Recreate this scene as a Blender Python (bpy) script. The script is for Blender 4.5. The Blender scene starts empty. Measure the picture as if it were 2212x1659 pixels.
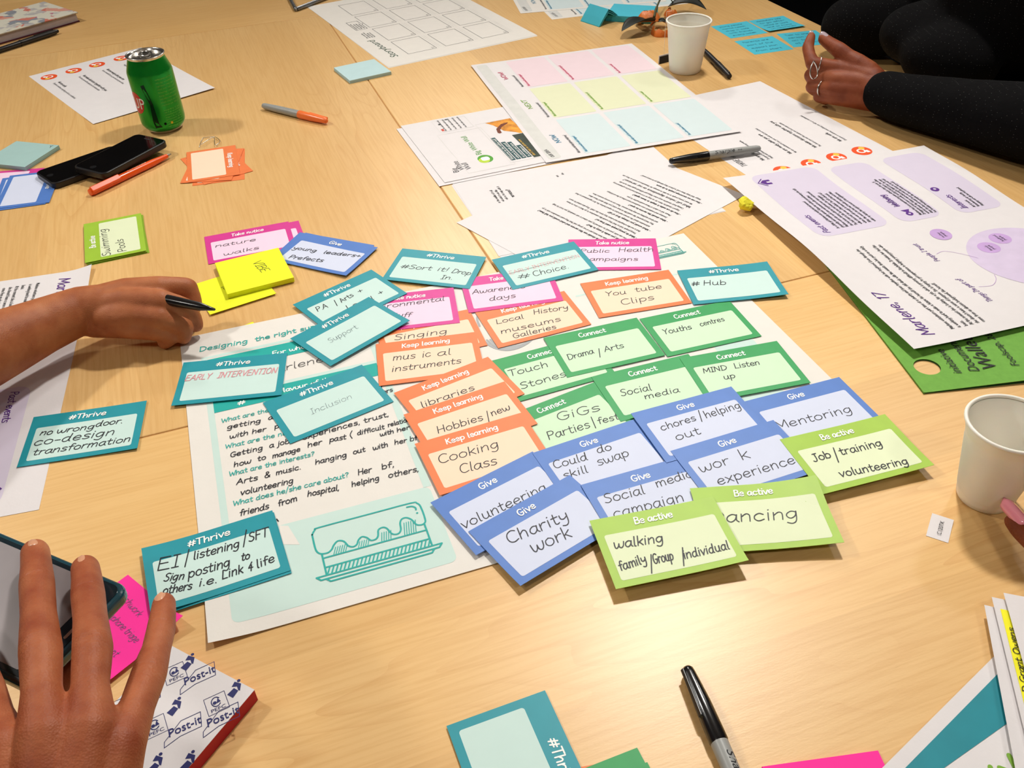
import bpy, bmesh, math, random
from mathutils import Vector, Matrix
random.seed(7)
C = bpy.context.scene.collection
sc = bpy.context.scene
# ---------------------------------------------------------------- camera (standing height over the table; table top is z = 0)
CAMZ = 0.5528
pitch, roll = 0.67450, -0.042081
F = Vector((0, math.cos(pitch), -math.sin(pitch))); R0 = Vector((1, 0, 0)); U0 = Vector((0, math.sin(pitch), math.cos(pitch)))
Rr = math.cos(roll)*R0 + math.sin(roll)*U0; Ur = -math.sin(roll)*R0 + math.cos(roll)*U0
cam = bpy.data.cameras.new('camera'); cam.sensor_width = 36; cam.sensor_fit = 'HORIZONTAL'; cam.lens = 1957.3/2212*36
cam.clip_start = 0.02; cam.clip_end = 50
co = bpy.data.objects.new('camera', cam); C.objects.link(co)
M = Matrix((Rr, Ur, -F)).transposed().to_4x4(); M.translation = Vector((0, 0, CAMZ)); co.matrix_world = M
sc.camera = co
# ---------------------------------------------------------------- world, lights, exposure
w = bpy.data.worlds.new('world'); sc.world = w; w.use_nodes = True
w.node_tree.nodes['Background'].inputs[0].default_value = (1.0, 0.97, 0.93, 1)
w.node_tree.nodes['Background'].inputs[1].default_value = 0.30
sc.view_settings.view_transform = 'Standard'; sc.view_settings.look = 'None'
sc.view_settings.exposure = 0.0; sc.view_settings.gamma = 1.0; sc.view_settings.use_curve_mapping = False
CEIL = 1.92
# x, y, watts, diameter, beam angle, aimed at (x, y)
LAMPS = [(-1.9, 1.45, 14.5, .22, 120, -.5, 1.0), (0.45, 1.74, 12, .20, 90, .12, .62), (1.45, 2.35, 5, .25, 150, .8, 1.6), (-0.2, 3.6, 21, .3, 150, -.2, 1.6), (-1.2, -0.5, 8, .3, 150, -.6, .6), (1.0, -0.5, 5, .3, 140, .2, .4)]
for i, (x, y, e, s, sp_, ax_, ay_) in enumerate(LAMPS):
    l = bpy.data.lights.new('downlight_beam', 'AREA'); l.shape = 'DISK'; l.size = s; l.energy = e; l.color = (1.0, 0.955, 0.89); l.spread = math.radians(sp_)
    o = bpy.data.objects.new('downlight_beam', l); o.location = (x, y, CEIL-.03); C.objects.link(o)
    o.rotation_euler = Vector((ax_-x, ay_-y, -CEIL)).to_track_quat('-Z', 'Y').to_euler()

# ---------------------------------------------------------------- helpers
def lin(c):
    c = c/255.0
    return c/12.92 if c <= .04045 else ((c+.055)/1.055)**2.4
def rgb(h):
    return tuple(lin(int(h[i:i+2], 16)) for i in (0, 2, 4)) + (1,)
MATS = {}
def mat(name, col, rough=.5, spec=.4, metal=0, var=.04, scale=60, bump=0, bscale=300, sss=0, trans=0, coat=0):
    if name in MATS: return MATS[name]
    m = bpy.data.materials.new(name); m.use_nodes = True; nt = m.node_tree; b = nt.nodes['Principled BSDF']
    c = rgb(col)
    tc = nt.nodes.new('ShaderNodeTexCoord')
    n = nt.nodes.new('ShaderNodeTexNoise'); n.inputs['Scale'].default_value = scale; n.inputs['Detail'].default_value = 3
    nt.links.new(tc.outputs['Object'], n.inputs['Vector'])
    r = nt.nodes.new('ShaderNodeValToRGB')
    r.color_ramp.elements[0].position = .3; r.color_ramp.elements[1].position = .7
    r.color_ramp.elements[0].color = tuple(max(0, x*(1-var)) for x in c[:3])+(1,)
    r.color_ramp.elements[1].color = tuple(min(1, x*(1+var)) for x in c[:3])+(1,)
    nt.links.new(n.outputs['Fac'], r.inputs[0]); nt.links.new(r.outputs[0], b.inputs['Base Color'])
    b.inputs['Roughness'].default_value = rough; b.inputs['Metallic'].default_value = metal
    b.inputs['Specular IOR Level'].default_value = spec
    if coat: b.inputs['Coat Weight'].default_value = coat; b.inputs['Coat Roughness'].default_value = .08
    if sss:
        b.inputs['Subsurface Weight'].default_value = sss; b.inputs['Subsurface Radius'].default_value = (.9, .35, .2); b.inputs['Subsurface Scale'].default_value = .006
    if trans: b.inputs['Transmission Weight'].default_value = trans
    if bump:
        n2 = nt.nodes.new('ShaderNodeTexNoise'); n2.inputs['Scale'].default_value = bscale
        bp = nt.nodes.new('ShaderNodeBump'); bp.inputs['Strength'].default_value = bump; bp.inputs['Distance'].default_value = .001
        nt.links.new(tc.outputs['Object'], n2.inputs['Vector']); nt.links.new(n2.outputs['Fac'], bp.inputs['Height']); nt.links.new(bp.outputs[0], b.inputs['Normal'])
    MATS[name] = m; return m
def tag(o, label=None, cat=None, group=None, kind=None):
    if label: o['label'] = label
    if cat: o['category'] = cat
    if group: o['group'] = group
    if kind: o['kind'] = kind
    return o
class MB:
    def __init__(s): s.v = []; s.f = []
    def add(s, vs, fs):
        k = len(s.v); s.v += [tuple(v) for v in vs]; s.f += [tuple(i+k for i in f) for f in fs]
    def box(s, x0, x1, y0, y1, z0, z1):
        s.add([(x0,y0,z0),(x1,y0,z0),(x1,y1,z0),(x0,y1,z0),(x0,y0,z1),(x1,y0,z1),(x1,y1,z1),(x0,y1,z1)],
              [(3,2,1,0),(4,5,6,7),(0,1,5,4),(1,2,6,5),(2,3,7,6),(3,0,4,7)])
    def prism(s, pts, z0, z1):
        n = len(pts); s.add([(x, y, z0) for x, y in pts]+[(x, y, z1) for x, y in pts],
              [tuple(range(n-1, -1, -1)), tuple(range(n, 2*n))]+[(i, (i+1) % n, n+(i+1) % n, n+i) for i in range(n)])
    def lathe(s, prof, seg=48, cx=0, cy=0):
        n = len(prof); vs = []; fs = []
        for k in range(seg):
            a = 2*math.pi*k/seg
            vs += [(cx+r*math.cos(a), cy+r*math.sin(a), z) for r, z in prof]
        for k in range(seg):
            for i in range(n-1):
                a, b = k*n+i, ((k+1) % seg)*n+i
                fs.append((a, b, b+1, a+1))
        s.add(vs, fs)
    def tube(s, pts, rad, seg=10, closed=False, cap=True):
        pts = [Vector(p) for p in pts]; n = len(pts)
        rads = rad if isinstance(rad, (list, tuple)) else [rad]*n
        vs = []; fs = []; up = None
        for i, p in enumerate(pts):
            a = pts[(i-1) % n] if (closed or i > 0) else p; b = pts[(i+1) % n] if (closed or i < n-1) else p
            t = (b-a).normalized()
            if up is None: up = t.orthogonal().normalized()
            else:
                up = up - t*up.dot(t)
                up = up.normalized() if up.length > 1e-6 else t.orthogonal().normalized()
            sd = t.cross(up)
            for k in range(seg):
                an = 2*math.pi*k/seg; vs.append(p+(up*math.cos(an)+sd*math.sin(an))*rads[i])
        for i in range(n if closed else n-1):
            for k in range(seg):
                a = i*seg+k; b = i*seg+(k+1) % seg; c = ((i+1) % n)*seg+(k+1) % seg; d = ((i+1) % n)*seg+k
                fs.append((a, b, c, d))
        if not closed and cap: fs += [tuple(range(seg-1, -1, -1)), tuple(range((n-1)*seg, n*seg))]
        s.add(vs, fs)
    def build(s, name, m, parent=None, smooth=False, loc=None, rz=0, bevel=0, bseg=2, autosm=False):
        me = bpy.data.meshes.new(name); me.from_pydata(s.v, [], s.f); me.update()
        if smooth:
            me.polygons.foreach_set('use_smooth', [True]*len(me.polygons))
            if autosm: me.set_sharp_from_angle(angle=math.radians(40))
        o = bpy.data.objects.new(name, me); me.materials.append(m); C.objects.link(o)
        if parent: o.parent = parent
        if loc: o.location = loc
        o.rotation_euler.z = rz
        if bevel:
            b = o.modifiers.new('bevel', 'BEVEL'); b.width = bevel; b.segments = bseg; b.limit_method = 'ANGLE'
        return o
def empty(name, loc=(0, 0, 0), rz=0):
    o = bpy.data.objects.new(name, None); o.empty_display_size = .02; C.objects.link(o); o.location = loc; o.rotation_euler.z = rz; return o
def roundrect(x0, y0, x1, y1, r, n=5):
    p = []
    for cx, cy, a0 in ((x1-r, y1-r, 0), (x0+r, y1-r, 90), (x0+r, y0+r, 180), (x1-r, y0+r, 270)):
        for k in range(n+1):
            a = math.radians(a0+90*k/n); p.append((cx+r*math.cos(a), cy+r*math.sin(a)))
    return p

# ---------------------------------------------------------------- stroke lettering (x-height 5, capitals 8)
G = {
'a':(5,"4,4.4 2.4,5 .8,3.6 .6,1.4 2,0 3.6,1.6 4.1,4.7|4.1,4.7 4,1.2 4.9,0"),'b':(5,".8,8 .8,0|.8,3.6 2.4,5 4.2,3.6 4,1 2.4,0 .8,1"),
'c':(4.8,"4,4.2 2.4,5 .8,3.6 .7,1.4 2.2,0 4.2,1"),'d':(5.3,"4,4.2 2.4,5 .8,3.6 .6,1.4 2,0 3.6,1.6 4.1,8|4.1,8 4,1.2 4.8,0"),
'e':(4.9,".8,2.4 4,2.9 3.6,4.6 2.2,5 .8,3.4 .8,1.2 2.4,0 4.2,.9"),'f':(3.7,"3.9,7.4 2.7,8 1.8,6.6 1.7,0|.4,4.6 3.4,4.8"),
'g':(5.2,"4,4.3 2.4,5 .8,3.6 .8,1.6 2.2,.4 3.8,2 4.1,4.8|4.1,4.8 4,-1 2.6,-3 .6,-2.2"),'h':(5,".8,8 .8,0|.8,2.8 2.6,5 3.9,4 4,0"),
'i':(2.2,"1,5 1,0|1,6.9 1.2,7.1"),'j':(2.8,"1.8,5 1.8,-1.4 .4,-3|1.8,6.9 2,7.1"),'k':(4.5,".8,8 .8,0|3.8,5 .9,2.2|1.6,2.9 4,0"),
'l':(2.4,"1,8 1,.8 1.8,0"),'m':(7,".8,5 .8,0|.8,3.2 2.2,5 3.2,4 3.3,0|3.3,3.2 4.8,5 5.9,4 6,0"),'n':(5,".8,5 .8,0|.8,3 2.6,5 3.9,4 4,0"),
'o':(5,"2.5,5 .8,3.8 .8,1.2 2.5,0 4.2,1.2 4.2,3.8 2.3,5"),'p':(5,".8,5 .8,-3|.8,3.4 2.4,5 4.2,3.6 4,1.2 2.4,.1 .8,1.2"),
'q':(5,"4,4.3 2.4,5 .8,3.6 .8,1.4 2.2,.2 3.8,1.6|4.1,4.8 4.1,-3"),'r':(3.9,".8,5 .8,0|.8,2.8 2,4.7 3.6,4.6"),
's':(4.3,"3.7,4.4 2.2,5 .9,4 1.4,2.9 3.2,2.2 3.7,1 2.2,0 .6,.5"),'t':(3.8,"1.7,7.2 1.6,1 2.6,0 3.5,.5|.3,4.8 3.4,5"),
'u':(5.2,".8,5 .8,1.4 2.2,0 3.8,1.4 4,5|4,5 4,.8 4.8,0"),'v':(4.6,".4,5 2.2,0|2.2,0 4.2,5"),'w':(6.8,".4,5 1,1 2,0 3,1.6 3.3,3.6|3.3,3.6 3.6,1 4.8,0 6,1.6 6.3,5"),
'x':(4.5,".4,5 4,0|4,5 .4,0"),'y':(5,".7,5 .9,2.6 2.2,1.8 3.9,3|4.1,5 3.8,-1 2.4,-3 .6,-2.4"),'z':(4.3,".5,5 3.8,5|3.8,5 .5,0|.5,0 4,0"),
'A':(6,".3,0 3,8|3,8 5.5,0|1.2,2.8 4.8,2.8"),'B':(5.4,".8,8 .8,0|.8,8 3.6,7.6 4,5.6 2.6,4.3 .8,4.2|2.6,4.3 4.6,3.4 4.4,.8 2.6,0 .8,0"),
'C':(5.8,"5,7 3.2,8 1.2,6.6 .7,3.6 1.6,.9 3.4,0 5.4,1"),'D':(6.2,".9,8 .9,0|.4,8 3.4,7.6 5.4,5 4.8,1.8 2.6,0 .5,0"),
'E':(5.2,"4.4,8 .8,8|.8,8 .8,0|.8,0 4.6,0|.8,4.2 3.8,4.2"),'F':(5,"4.4,8 .8,8|.8,8 .8,0|.8,4.2 3.8,4.2"),
'G':(6,"5,7 3.2,8 1.2,6.6 .7,3.4 1.8,.6 3.6,0 5,1.4 5,3.4|3.2,3.4 5.4,3.4"),'H':(6,".9,8 .8,0|5,8 5,0|.8,4 5,4.2"),'I':(3.2,"1.6,8 1.6,0|.4,8 2.8,8|.4,0 2.8,0"),
'J':(4.6,"1.6,8 4.6,8|3.2,8 3.2,1.4 1.8,0 .4,1"),'K':(5.4,".8,8 .8,0|4.6,8 .9,3.6|1.9,4.6 5,0"),'L':(4.8,".8,8 .8,0|.8,0 4.4,0"),
'M':(7,".6,0 1,8|1,8 3.4,2|3.4,2 5.8,8|5.8,8 6.2,0"),'N':(6,".8,0 .8,8|.8,8 4.8,0|4.8,0 4.8,8"),'O':(6.2,"3,8 1,6.4 .7,3.4 1.6,.6 3.2,0 5,1.4 5.4,4.6 4.6,7.2 2.8,8"),
'P':(5.2,".8,8 .8,0|.8,8 3.6,7.8 4.6,6 3.6,4.2 .8,3.8"),'Q':(6.2,"3,8 1,6.4 .7,3.4 1.6,.6 3.2,0 5,1.4 5.4,4.6 4.6,7.2 2.8,8|3.6,1.6 5.6,-.6"),
'R':(5.4,".8,8 .8,0|.8,8 3.6,7.8 4.4,6.2 3.4,4.4 .8,4|2.4,4.2 4.8,0"),'S':(5,"4.4,7.2 2.6,8 1,6.8 1.4,5 3.6,3.6 4.2,1.6 2.6,0 .6,.8"),
'T':(5.4,".3,8 5.2,8|2.7,8 2.6,0"),'U':(6,".8,8 .9,1.8 2.8,0 4.8,1.8 5,8"),'V':(5.6,".4,8 2.8,0|2.8,0 5.2,8"),'W':(7.6,".4,8 2,0|2,0 3.8,6|3.8,6 5.6,0|5.6,0 7.2,8"),
'X':(5.4,".4,8 5,0|5,8 .4,0"),'Y':(5.4,".4,8 2.7,4.2|5,8 2.7,4.2|2.7,4.2 2.6,0"),'Z':(5.2,".5,8 4.6,8|4.6,8 .5,0|.5,0 4.8,0"),
'0':(5,"2.5,8 .8,6 .8,2 2.5,0 4.2,2 4.2,6 2.4,8"),'1':(3,".6,6.6 2,8|2,8 2,0"),'2':(4.8,".7,6.8 2.2,8 4,6.6 3.4,4.4 .6,0|.6,0 4.3,0"),'5':(4.8,"4,8 1.2,8|1.2,8 1,4.8|1,4.8 3,5 4.2,3 3.4,.6 .6,.2"),
'7':(4.8,".5,8 4.3,8|4.3,8 1.8,0"),'8':(4.8,"2.4,4.2 .9,5.8 2.4,8 3.9,6 2.4,4.2 .6,2 2.4,0 4.2,2 2.4,4.2"),'4':(4.8,"3,8 .5,3|.5,3 4.4,3|3.2,5.4 3.2,0"),
'#':(6.4,"2.4,7.4 1.5,.6|4.8,7.4 3.9,.6|.6,5.2 6,5.2|.3,2.8 5.7,2.8"),'/':(3.4,"3,9 .4,-1.5"),'!':(2.2,"1.2,8 1,2.2|1,.2 1.1,0"),'.':(2,"1,.2 1.15,.1"),',':(2,"1.1,.4 .6,-1.2"),
'+':(5,".6,2.8 4.4,2.8|2.5,4.7 2.5,.9"),'?':(4.6,".8,6.8 2.4,8 4,6.4 2.2,4 2.2,2.2|2.2,.2 2.3,0"),"'":(1.6,".8,8 .7,6.4"),'&':(5.6,"5,0 1.6,6 2.4,8 3.8,7 3,5.2 .8,2.6 1.4,.2 3.2,.2 5,2.8"),
'(':(3,"2.4,9 .9,4 2.4,-1.5"),')':(3,".6,9 2.1,4 .6,-1.5"),'-':(3.8,".6,2.8 3.2,2.8"),':':(2,"1,.3 1.1,.2|1,3.8 1.1,3.7"),' ':(3,"")}
GP = {}
for k, (a, s) in G.items():
    GP[k] = (a, [[tuple(float(t) for t in p.split(',')) for p in q.split()] for q in s.split('|') if q.strip()])
def smoothpts(p, sub):
    if len(p) < 3 or sub < 2: return p
    out = []
    for i in range(len(p)-1):
        p0 = p[max(i-1, 0)]; p1 = p[i]; p2 = p[i+1]; p3 = p[min(i+2, len(p)-1)]
        for k in range(sub):
            t = k/sub
            out.append(tuple(.5*(2*b+(c-a)*t+(2*a-5*b+4*c-d)*t*t+(3*b-a-3*c+d)*t**3) for a, b, c, d in zip(p0, p1, p2, p3)))
    return out+[p[-1]]
def word(txt):
    x = 0; st = []
    for ch in txt:
        a, ss = GP.get(ch, GP['.'])
        for s in ss: st.append([(px+x, py) for px, py in s])
        x += a
    return x, st
class Sheet:
    """Paper or card lying in its own frame. Page coordinates are millimetres from the top left corner."""
    def __init__(s, root, w, h, z0, zf=None, fine=False):
        s.root = root; s.w = w; s.h = h; s.z0 = z0; s.zf = zf or (lambda x, y: 0.0); s.parts = {}; s.fine = fine; s.n = 0; s.k = 0
    def P(s, u, v, off=.00012):
        x = u/1000-s.w/2; y = s.h/2-v/1000
        return (x, y, s.z0+s.zf(x, y)+off*(2.2 if s.fine else 1))
    def part(s, name, m):
        key = (name, m.name, s.k)
        if key not in s.parts: s.parts[key] = (MB(), m)
        return s.parts[key][0]
    def ribbon(s, mb, pts, wd, off=.00018, sub=3):
        pts = smoothpts(pts, sub); s.n = (s.n+1) % 23; off = off+s.n*.000002
        q = [pts[0]]
        for p in pts[1:]:
            if (p[0]-q[-1][0])**2+(p[1]-q[-1][1])**2 > 1e-4: q.append(p)
        if len(q) < 2: q.append((q[0][0]+wd*.2, q[0][1]))
        n = len(q); h = wd/2; V = []; Fc = []
        for i in range(n):
            a = q[max(i-1, 0)]; b = q[min(i+1, n-1)]; dx, dy = b[0]-a[0], b[1]-a[1]; L = math.hypot(dx, dy) or 1
            nx, ny = -dy/L*h, dx/L*h
            V.append((q[i][0]+nx, q[i][1]+ny)); V.append((q[i][0]-nx, q[i][1]-ny))
            if i: k = 2*i; Fc.append((k-2, k, k+1, k-1))
        if wd > .3:
            for i, sg in ((0, -1), (n-1, 1)):
                a, b = (q[0], q[1]) if i == 0 else (q[n-2], q[n-1]); an = math.atan2(b[1]-a[1], b[0]-a[0])+(math.pi if i == 0 else 0)
                k = len(V); V += [(q[i][0]+h*math.cos(an+t), q[i][1]+h*math.sin(an+t)) for t in (-1.57, -.8, 0, .8, 1.57)]
                Fc.append((k, k+1, k+2, k+3, k+4))
        mb.add([s.P(u, v, off) for u, v in V], Fc)
    def ink(s, name, m, txt, u0, v0, u1, v1, xh, wd, slant=.12, sub=3, wob=.15, off=.00018):
        L, st = word(txt); D = math.hypot(u1-u0, v1-v0); ang = math.atan2(v1-v0, u1-u0); sx = D/max(L-.6, 1); sy = xh/5
        if txt == '/': sx = sy; ang = -.1
        ca, sa = math.cos(ang), math.sin(ang); mb = s.part(name, m)
        for q in st:
            jx, jy = random.uniform(-wob, wob), random.uniform(-wob, wob)
            pts = []
            for x, y in q:
                X = x*sx+y*sy*slant+jx; Y = y*sy+jy
                pts.append((u0+X*ca+Y*sa, v0+X*sa-Y*ca))
            s.ribbon(mb, pts, wd, off, sub)
    def tiny(s, name, m, txt, u0, v0, xh, wd=None, ang=0, gap=1.0):
        L, st = word(txt); k = xh/5
        s.ink(name, m, txt, u0, v0, u0+(L*k*gap)*math.cos(ang), v0+(L*k*gap)*math.sin(ang), xh, wd or xh*.2, .0, 1, 0)
    def para(s, name, m, lines, u0, v0, lead, xh, wd=None, gap=.9):
        for i, l in enumerate(lines): s.tiny(name, m, l, u0, v0+i*lead, xh, wd, 0, gap)
    def fill(s, name, m, pts, off=.00006):
        """pts in page mm"""
        if not s.fine:
            n = len(pts); s.part(name, m).add([s.P(u, v, off) for u, v in pts], [tuple(range(n-1, -1, -1))]); return
        bm = bmesh.new(); vs = [bm.verts.new((u, v, 0)) for u, v in pts]; bm.faces.new(vs)
        us = [p[0] for p in pts]; vv = [p[1] for p in pts]
        for ax, lo, hi in ((0, min(us), max(us)), (1, min(vv), max(vv))):
            full = (s.w if ax == 0 else s.h)*1000; n_ = max(2, int(full/10)); st_ = full/n_
            t = (math.floor(lo/st_)+1)*st_
            while t < hi-.01:
                co_ = Vector((t, 0, 0)) if ax == 0 else Vector((0, t, 0)); no = Vector((1, 0, 0)) if ax == 0 else Vector((0, 1, 0))
                bmesh.ops.bisect_plane(bm, geom=bm.verts[:]+bm.edges[:]+bm.faces[:], plane_co=co_, plane_no=no); t += st_
        bm.verts.index_update(); mb = s.part(name, m)
        mb.add([s.P(v.co.x, v.co.y, off) for v in bm.verts], [tuple(v.index for v in reversed(f.verts)) for f in bm.faces]); bm.free()
    def rect(s, name, m, u0, v0, u1, v1, r=0, off=.00006):
        s.fill(name, m, roundrect(u0, v0, u1, v1, r) if r else [(u0, v0), (u1, v0), (u1, v1), (u0, v1)], off)
    def disc(s, name, m, u, v, ru, rv=None, off=.00006, n=28):
        s.fill(name, m, [(u+ru*math.cos(2*math.pi*k/n), v+(rv or ru)*math.sin(2*math.pi*k/n)) for k in range(n)], off)
    def line(s, name, m, pts, wd, off=.00016, sub=1): s.ribbon(s.part(name, m), pts, wd, off, sub)
    def type(s, name, m, txt, u0, v0, size, ang=0, shear=0, width=None, off=.00018):
        V, Fc, L = font_mesh(txt, shear); k = size; kx = k if width is None else width/L
        ca, sa = math.cos(ang), math.sin(ang)
        s.part(name, m).add([s.P(u0+x*kx*ca+y*k*sa, v0+x*kx*sa-y*k*ca, off) for x, y in V], Fc)
    def finish(s):
        for (name, mn, k_), (mb, m) in s.parts.items(): mb.build(name, m, s.root)
        s.parts = {}
FM = {}
def font_mesh(txt, shear):
    key = (txt, shear)
    if key not in FM:
        cu = bpy.data.curves.new('t', 'FONT'); cu.body = txt; cu.size = 1; cu.shear = shear; cu.resolution_u = 3
        o = bpy.data.objects.new('t', cu); C.objects.link(o); dg = bpy.context.evaluated_depsgraph_get(); me = o.evaluated_get(dg).to_mesh()
        V = [(v.co.x, v.co.y) for v in me.vertices]; Fc = [tuple(p.vertices) for p in me.polygons]
        o.evaluated_get(dg).to_mesh_clear(); bpy.data.objects.remove(o); bpy.data.curves.remove(cu)
        FM[key] = (V, Fc, max(x for x, y in V))
    return FM[key]
# ---------------------------------------------------------------- stacking of flat things: each lies on what it overlaps
PLACED = []
def obb(x, y, t, w, h):
    c, s = math.cos(t), math.sin(t)
    return [(x+a*w/2*c-b*h/2*s, y+a*w/2*s+b*h/2*c) for a, b in ((-1, -1), (1, -1), (1, 1), (-1, 1))]
def overlap(A, B):
    for Q in (A, B):
        for i in range(4):
            ax = (Q[(i+1) % 4][1]-Q[i][1], Q[i][0]-Q[(i+1) % 4][0])
            a = [p[0]*ax[0]+p[1]*ax[1] for p in A]; b = [p[0]*ax[0]+p[1]*ax[1] for p in B]
            if max(a) <= min(b)+1e-6 or max(b) <= min(a)+1e-6: return False
    return True
def stack(x, y, t, w, h, th, gap=.00005):
    q = obb(x, y, t, w-.0006, h-.0006); z = 0
    for p, top in PLACED:
        if top > z and overlap(p, q): z = top
    z += gap; PLACED.append((q, z+th)); return z
def sheet(name, x, y, deg, w, h, m, label, cat='paper', group=None, th=.00012, zf=None, z=None, side=None):
    t = math.radians(deg); zz = stack(x, y, t, w, h, th+(.0007 if zf else .0001)) if z is None else z
    mb = MB()
    if zf is None:
        mb.box(-w/2, w/2, -h/2, h/2, 0, th)
    else:
        nx, ny = max(2, int(w/.01)), max(2, int(h/.01))
        for top in (1, 0):
            k = len(mb.v)
            for j in range(ny+1):
                for i in range(nx+1):
                    X = -w/2+w*i/nx; Y = -h/2+h*j/ny; mb.v.append((X, Y, zf(X, Y)+(th if top else 0)))
            for j in range(ny):
                for i in range(nx):
                    a = k+j*(nx+1)+i; f = (a, a+1, a+nx+2, a+nx+1); mb.f.append(f if top else f[::-1])
        n1 = (nx+1)*(ny+1)
        ring = [i for i in range(nx+1)]+[j*(nx+1)+nx for j in range(1, ny+1)]+[ny*(nx+1)+i for i in range(nx-1, -1, -1)]+[j*(nx+1) for j in range(ny-1, 0, -1)]
        for i in range(len(ring)):
            a, b = ring[i], ring[(i+1) % len(ring)]; mb.f.append((b, a, a+n1, b+n1))
    o = mb.build(name, m, smooth=zf is not None, autosm=True, loc=(x, y, zz), rz=t)
    tag(o, label, cat, group or {'paper': name.replace('_', ' ')+'s on the tables', 'card': 'activity cards', 'sticky note': 'sticky notes'}.get(cat))
    return Sheet(o, w, h, th, zf, fine=zf is not None)
# ---------------------------------------------------------------- materials
def wood_mat():
    m = bpy.data.materials.new('beech_laminate'); m.use_nodes = True; nt = m.node_tree; N = nt.nodes.new; L = nt.links.new; b = nt.nodes['Principled BSDF']
    tc = N('ShaderNodeTexCoord')
    def noise(sx, sy, scale, det=4, dist=0, loc=(0, 0, 0)):
        mp = N('ShaderNodeMapping'); mp.inputs['Scale'].default_value = (sx, sy, 1); mp.inputs['Location'].default_value = loc; L(tc.outputs['Object'], mp.inputs['Vector'])
        n = N('ShaderNodeTexNoise'); n.inputs['Scale'].default_value = scale; n.inputs['Detail'].default_value = det; n.inputs['Distortion'].default_value = dist; L(mp.outputs[0], n.inputs['Vector']); return n
    def mix(a, bcol, fac, t='MIX'):
        x = N('ShaderNodeMix'); x.data_type = 'RGBA'; x.blend_type = t
        for sock, v in ((x.inputs[6], a), (x.inputs[7], bcol)):
            if isinstance(v, tuple): sock.default_value = v
            else: L(v, sock)
        if isinstance(fac, float): x.inputs[0].default_value = fac
        else: L(fac, x.inputs[0])
        return x.outputs[2]
    def ramp(src, p0, p1, c0=(0, 0, 0, 1), c1=(1, 1, 1, 1)):
        r = N('ShaderNodeValToRGB'); r.color_ramp.elements[0].position = p0; r.color_ramp.elements[1].position = p1
        r.color_ramp.elements[0].color = c0; r.color_ramp.elements[1].color = c1; L(src, r.inputs[0]); return r.outputs[0]
    base = ramp(noise(1.2, 3.5, 1.6, 3).outputs['Fac'], .3, .7, rgb('e6bb79'), rgb('edc587'))
    fine = ramp(noise(4, 90, 3.2, 6, .4).outputs['Fac'], .42, .66)
    c = mix(base, rgb('cf9450'), fine); nt.nodes[-1].inputs[0].default_value = .0
    # growth-ring figure: distorted bands running along the grain
    mp = N('ShaderNodeMapping'); mp.inputs['Scale'].default_value = (1.1, 7.5, 1); L(tc.outputs['Object'], mp.inputs['Vector'])
    wv = N('ShaderNodeTexNoise'); wv.inputs['Scale'].default_value = 1.7; wv.inputs['Detail'].default_value = 1.5; L(mp.outputs[0], wv.inputs['Vector'])
    mu = N('ShaderNodeMath'); mu.operation = 'MULTIPLY'; mu.inputs[1].default_value = 16; L(wv.outputs['Fac'], mu.inputs[0])
    fr = N('ShaderNodeMath'); fr.operation = 'FRACT'; L(mu.outputs[0], fr.inputs[0])
    rings = ramp(fr.outputs[0], .72, 1.0)
    gate = ramp(noise(1, 2, 2.2, 2, 0, (3, 1, 0)).outputs['Fac'], .45, .7)
    g2 = N('ShaderNodeMath'); g2.operation = 'MULTIPLY'; L(rings, g2.inputs[0]); L(gate, g2.inputs[1])
    g3 = N('ShaderNodeMath'); g3.operation = 'MULTIPLY'; g3.inputs[1].default_value = .42; L(g2.outputs[0], g3.inputs[0])
    f3 = N('ShaderNodeMath'); f3.operation = 'MULTIPLY'; f3.inputs[1].default_value = .42; L(fine, f3.inputs[0])
    c = mix(base, rgb('d8a663'), f3.outputs[0]); c = mix(c, rgb('cd9150'), g3.outputs[0])
    # veneer leaves, each a touch lighter or darker
    sp = N('ShaderNodeSeparateXYZ'); L(tc.outputs['Object'], sp.inputs[0])
    dv = N('ShaderNodeMath'); dv.operation = 'DIVIDE'; dv.inputs[1].default_value = .11; L(sp.outputs[1], dv.inputs[0])
    fl = N('ShaderNodeMath'); fl.operation = 'FLOOR'; L(dv.outputs[0], fl.inputs[0])
    wn = N('ShaderNodeTexWhiteNoise'); wn.noise_dimensions = '1D'; L(fl.outputs[0], wn.inputs['W'])
    c = mix(c, ramp(wn.outputs['Value'], 0, 1, rgb('f0ece8'), rgb('ffffff')), 1.0, 'MULTIPLY')
    dots = ramp(noise(25, 260, 3, 2).outputs['Fac'], .66, .74)
    d3 = N('ShaderNodeMath'); d3.operation = 'MULTIPLY'; d3.inputs[1].default_value = .18; L(dots, d3.inputs[0]); c = mix(c, rgb('b98850'), d3.outputs[0])
    L(c, b.inputs['Base Color']); b.inputs['Roughness'].default_value = .36; b.inputs['Specular IOR Level'].default_value = .5
    bp = N('ShaderNodeBump'); bp.inputs['Strength'].default_value = .05; bp.inputs['Distance'].default_value = .001
    L(noise(60, 200, 4, 4).outputs['Fac'], bp.inputs['Height']); L(bp.outputs[0], b.inputs['Normal'])
    return m
WOOD = wood_mat()
EDGE = mat('table_edge_band', 'b98449', .5, .3)
DARKGAP = mat('grey_powder_coat', '55565a', .45, .5, .3)
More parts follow.
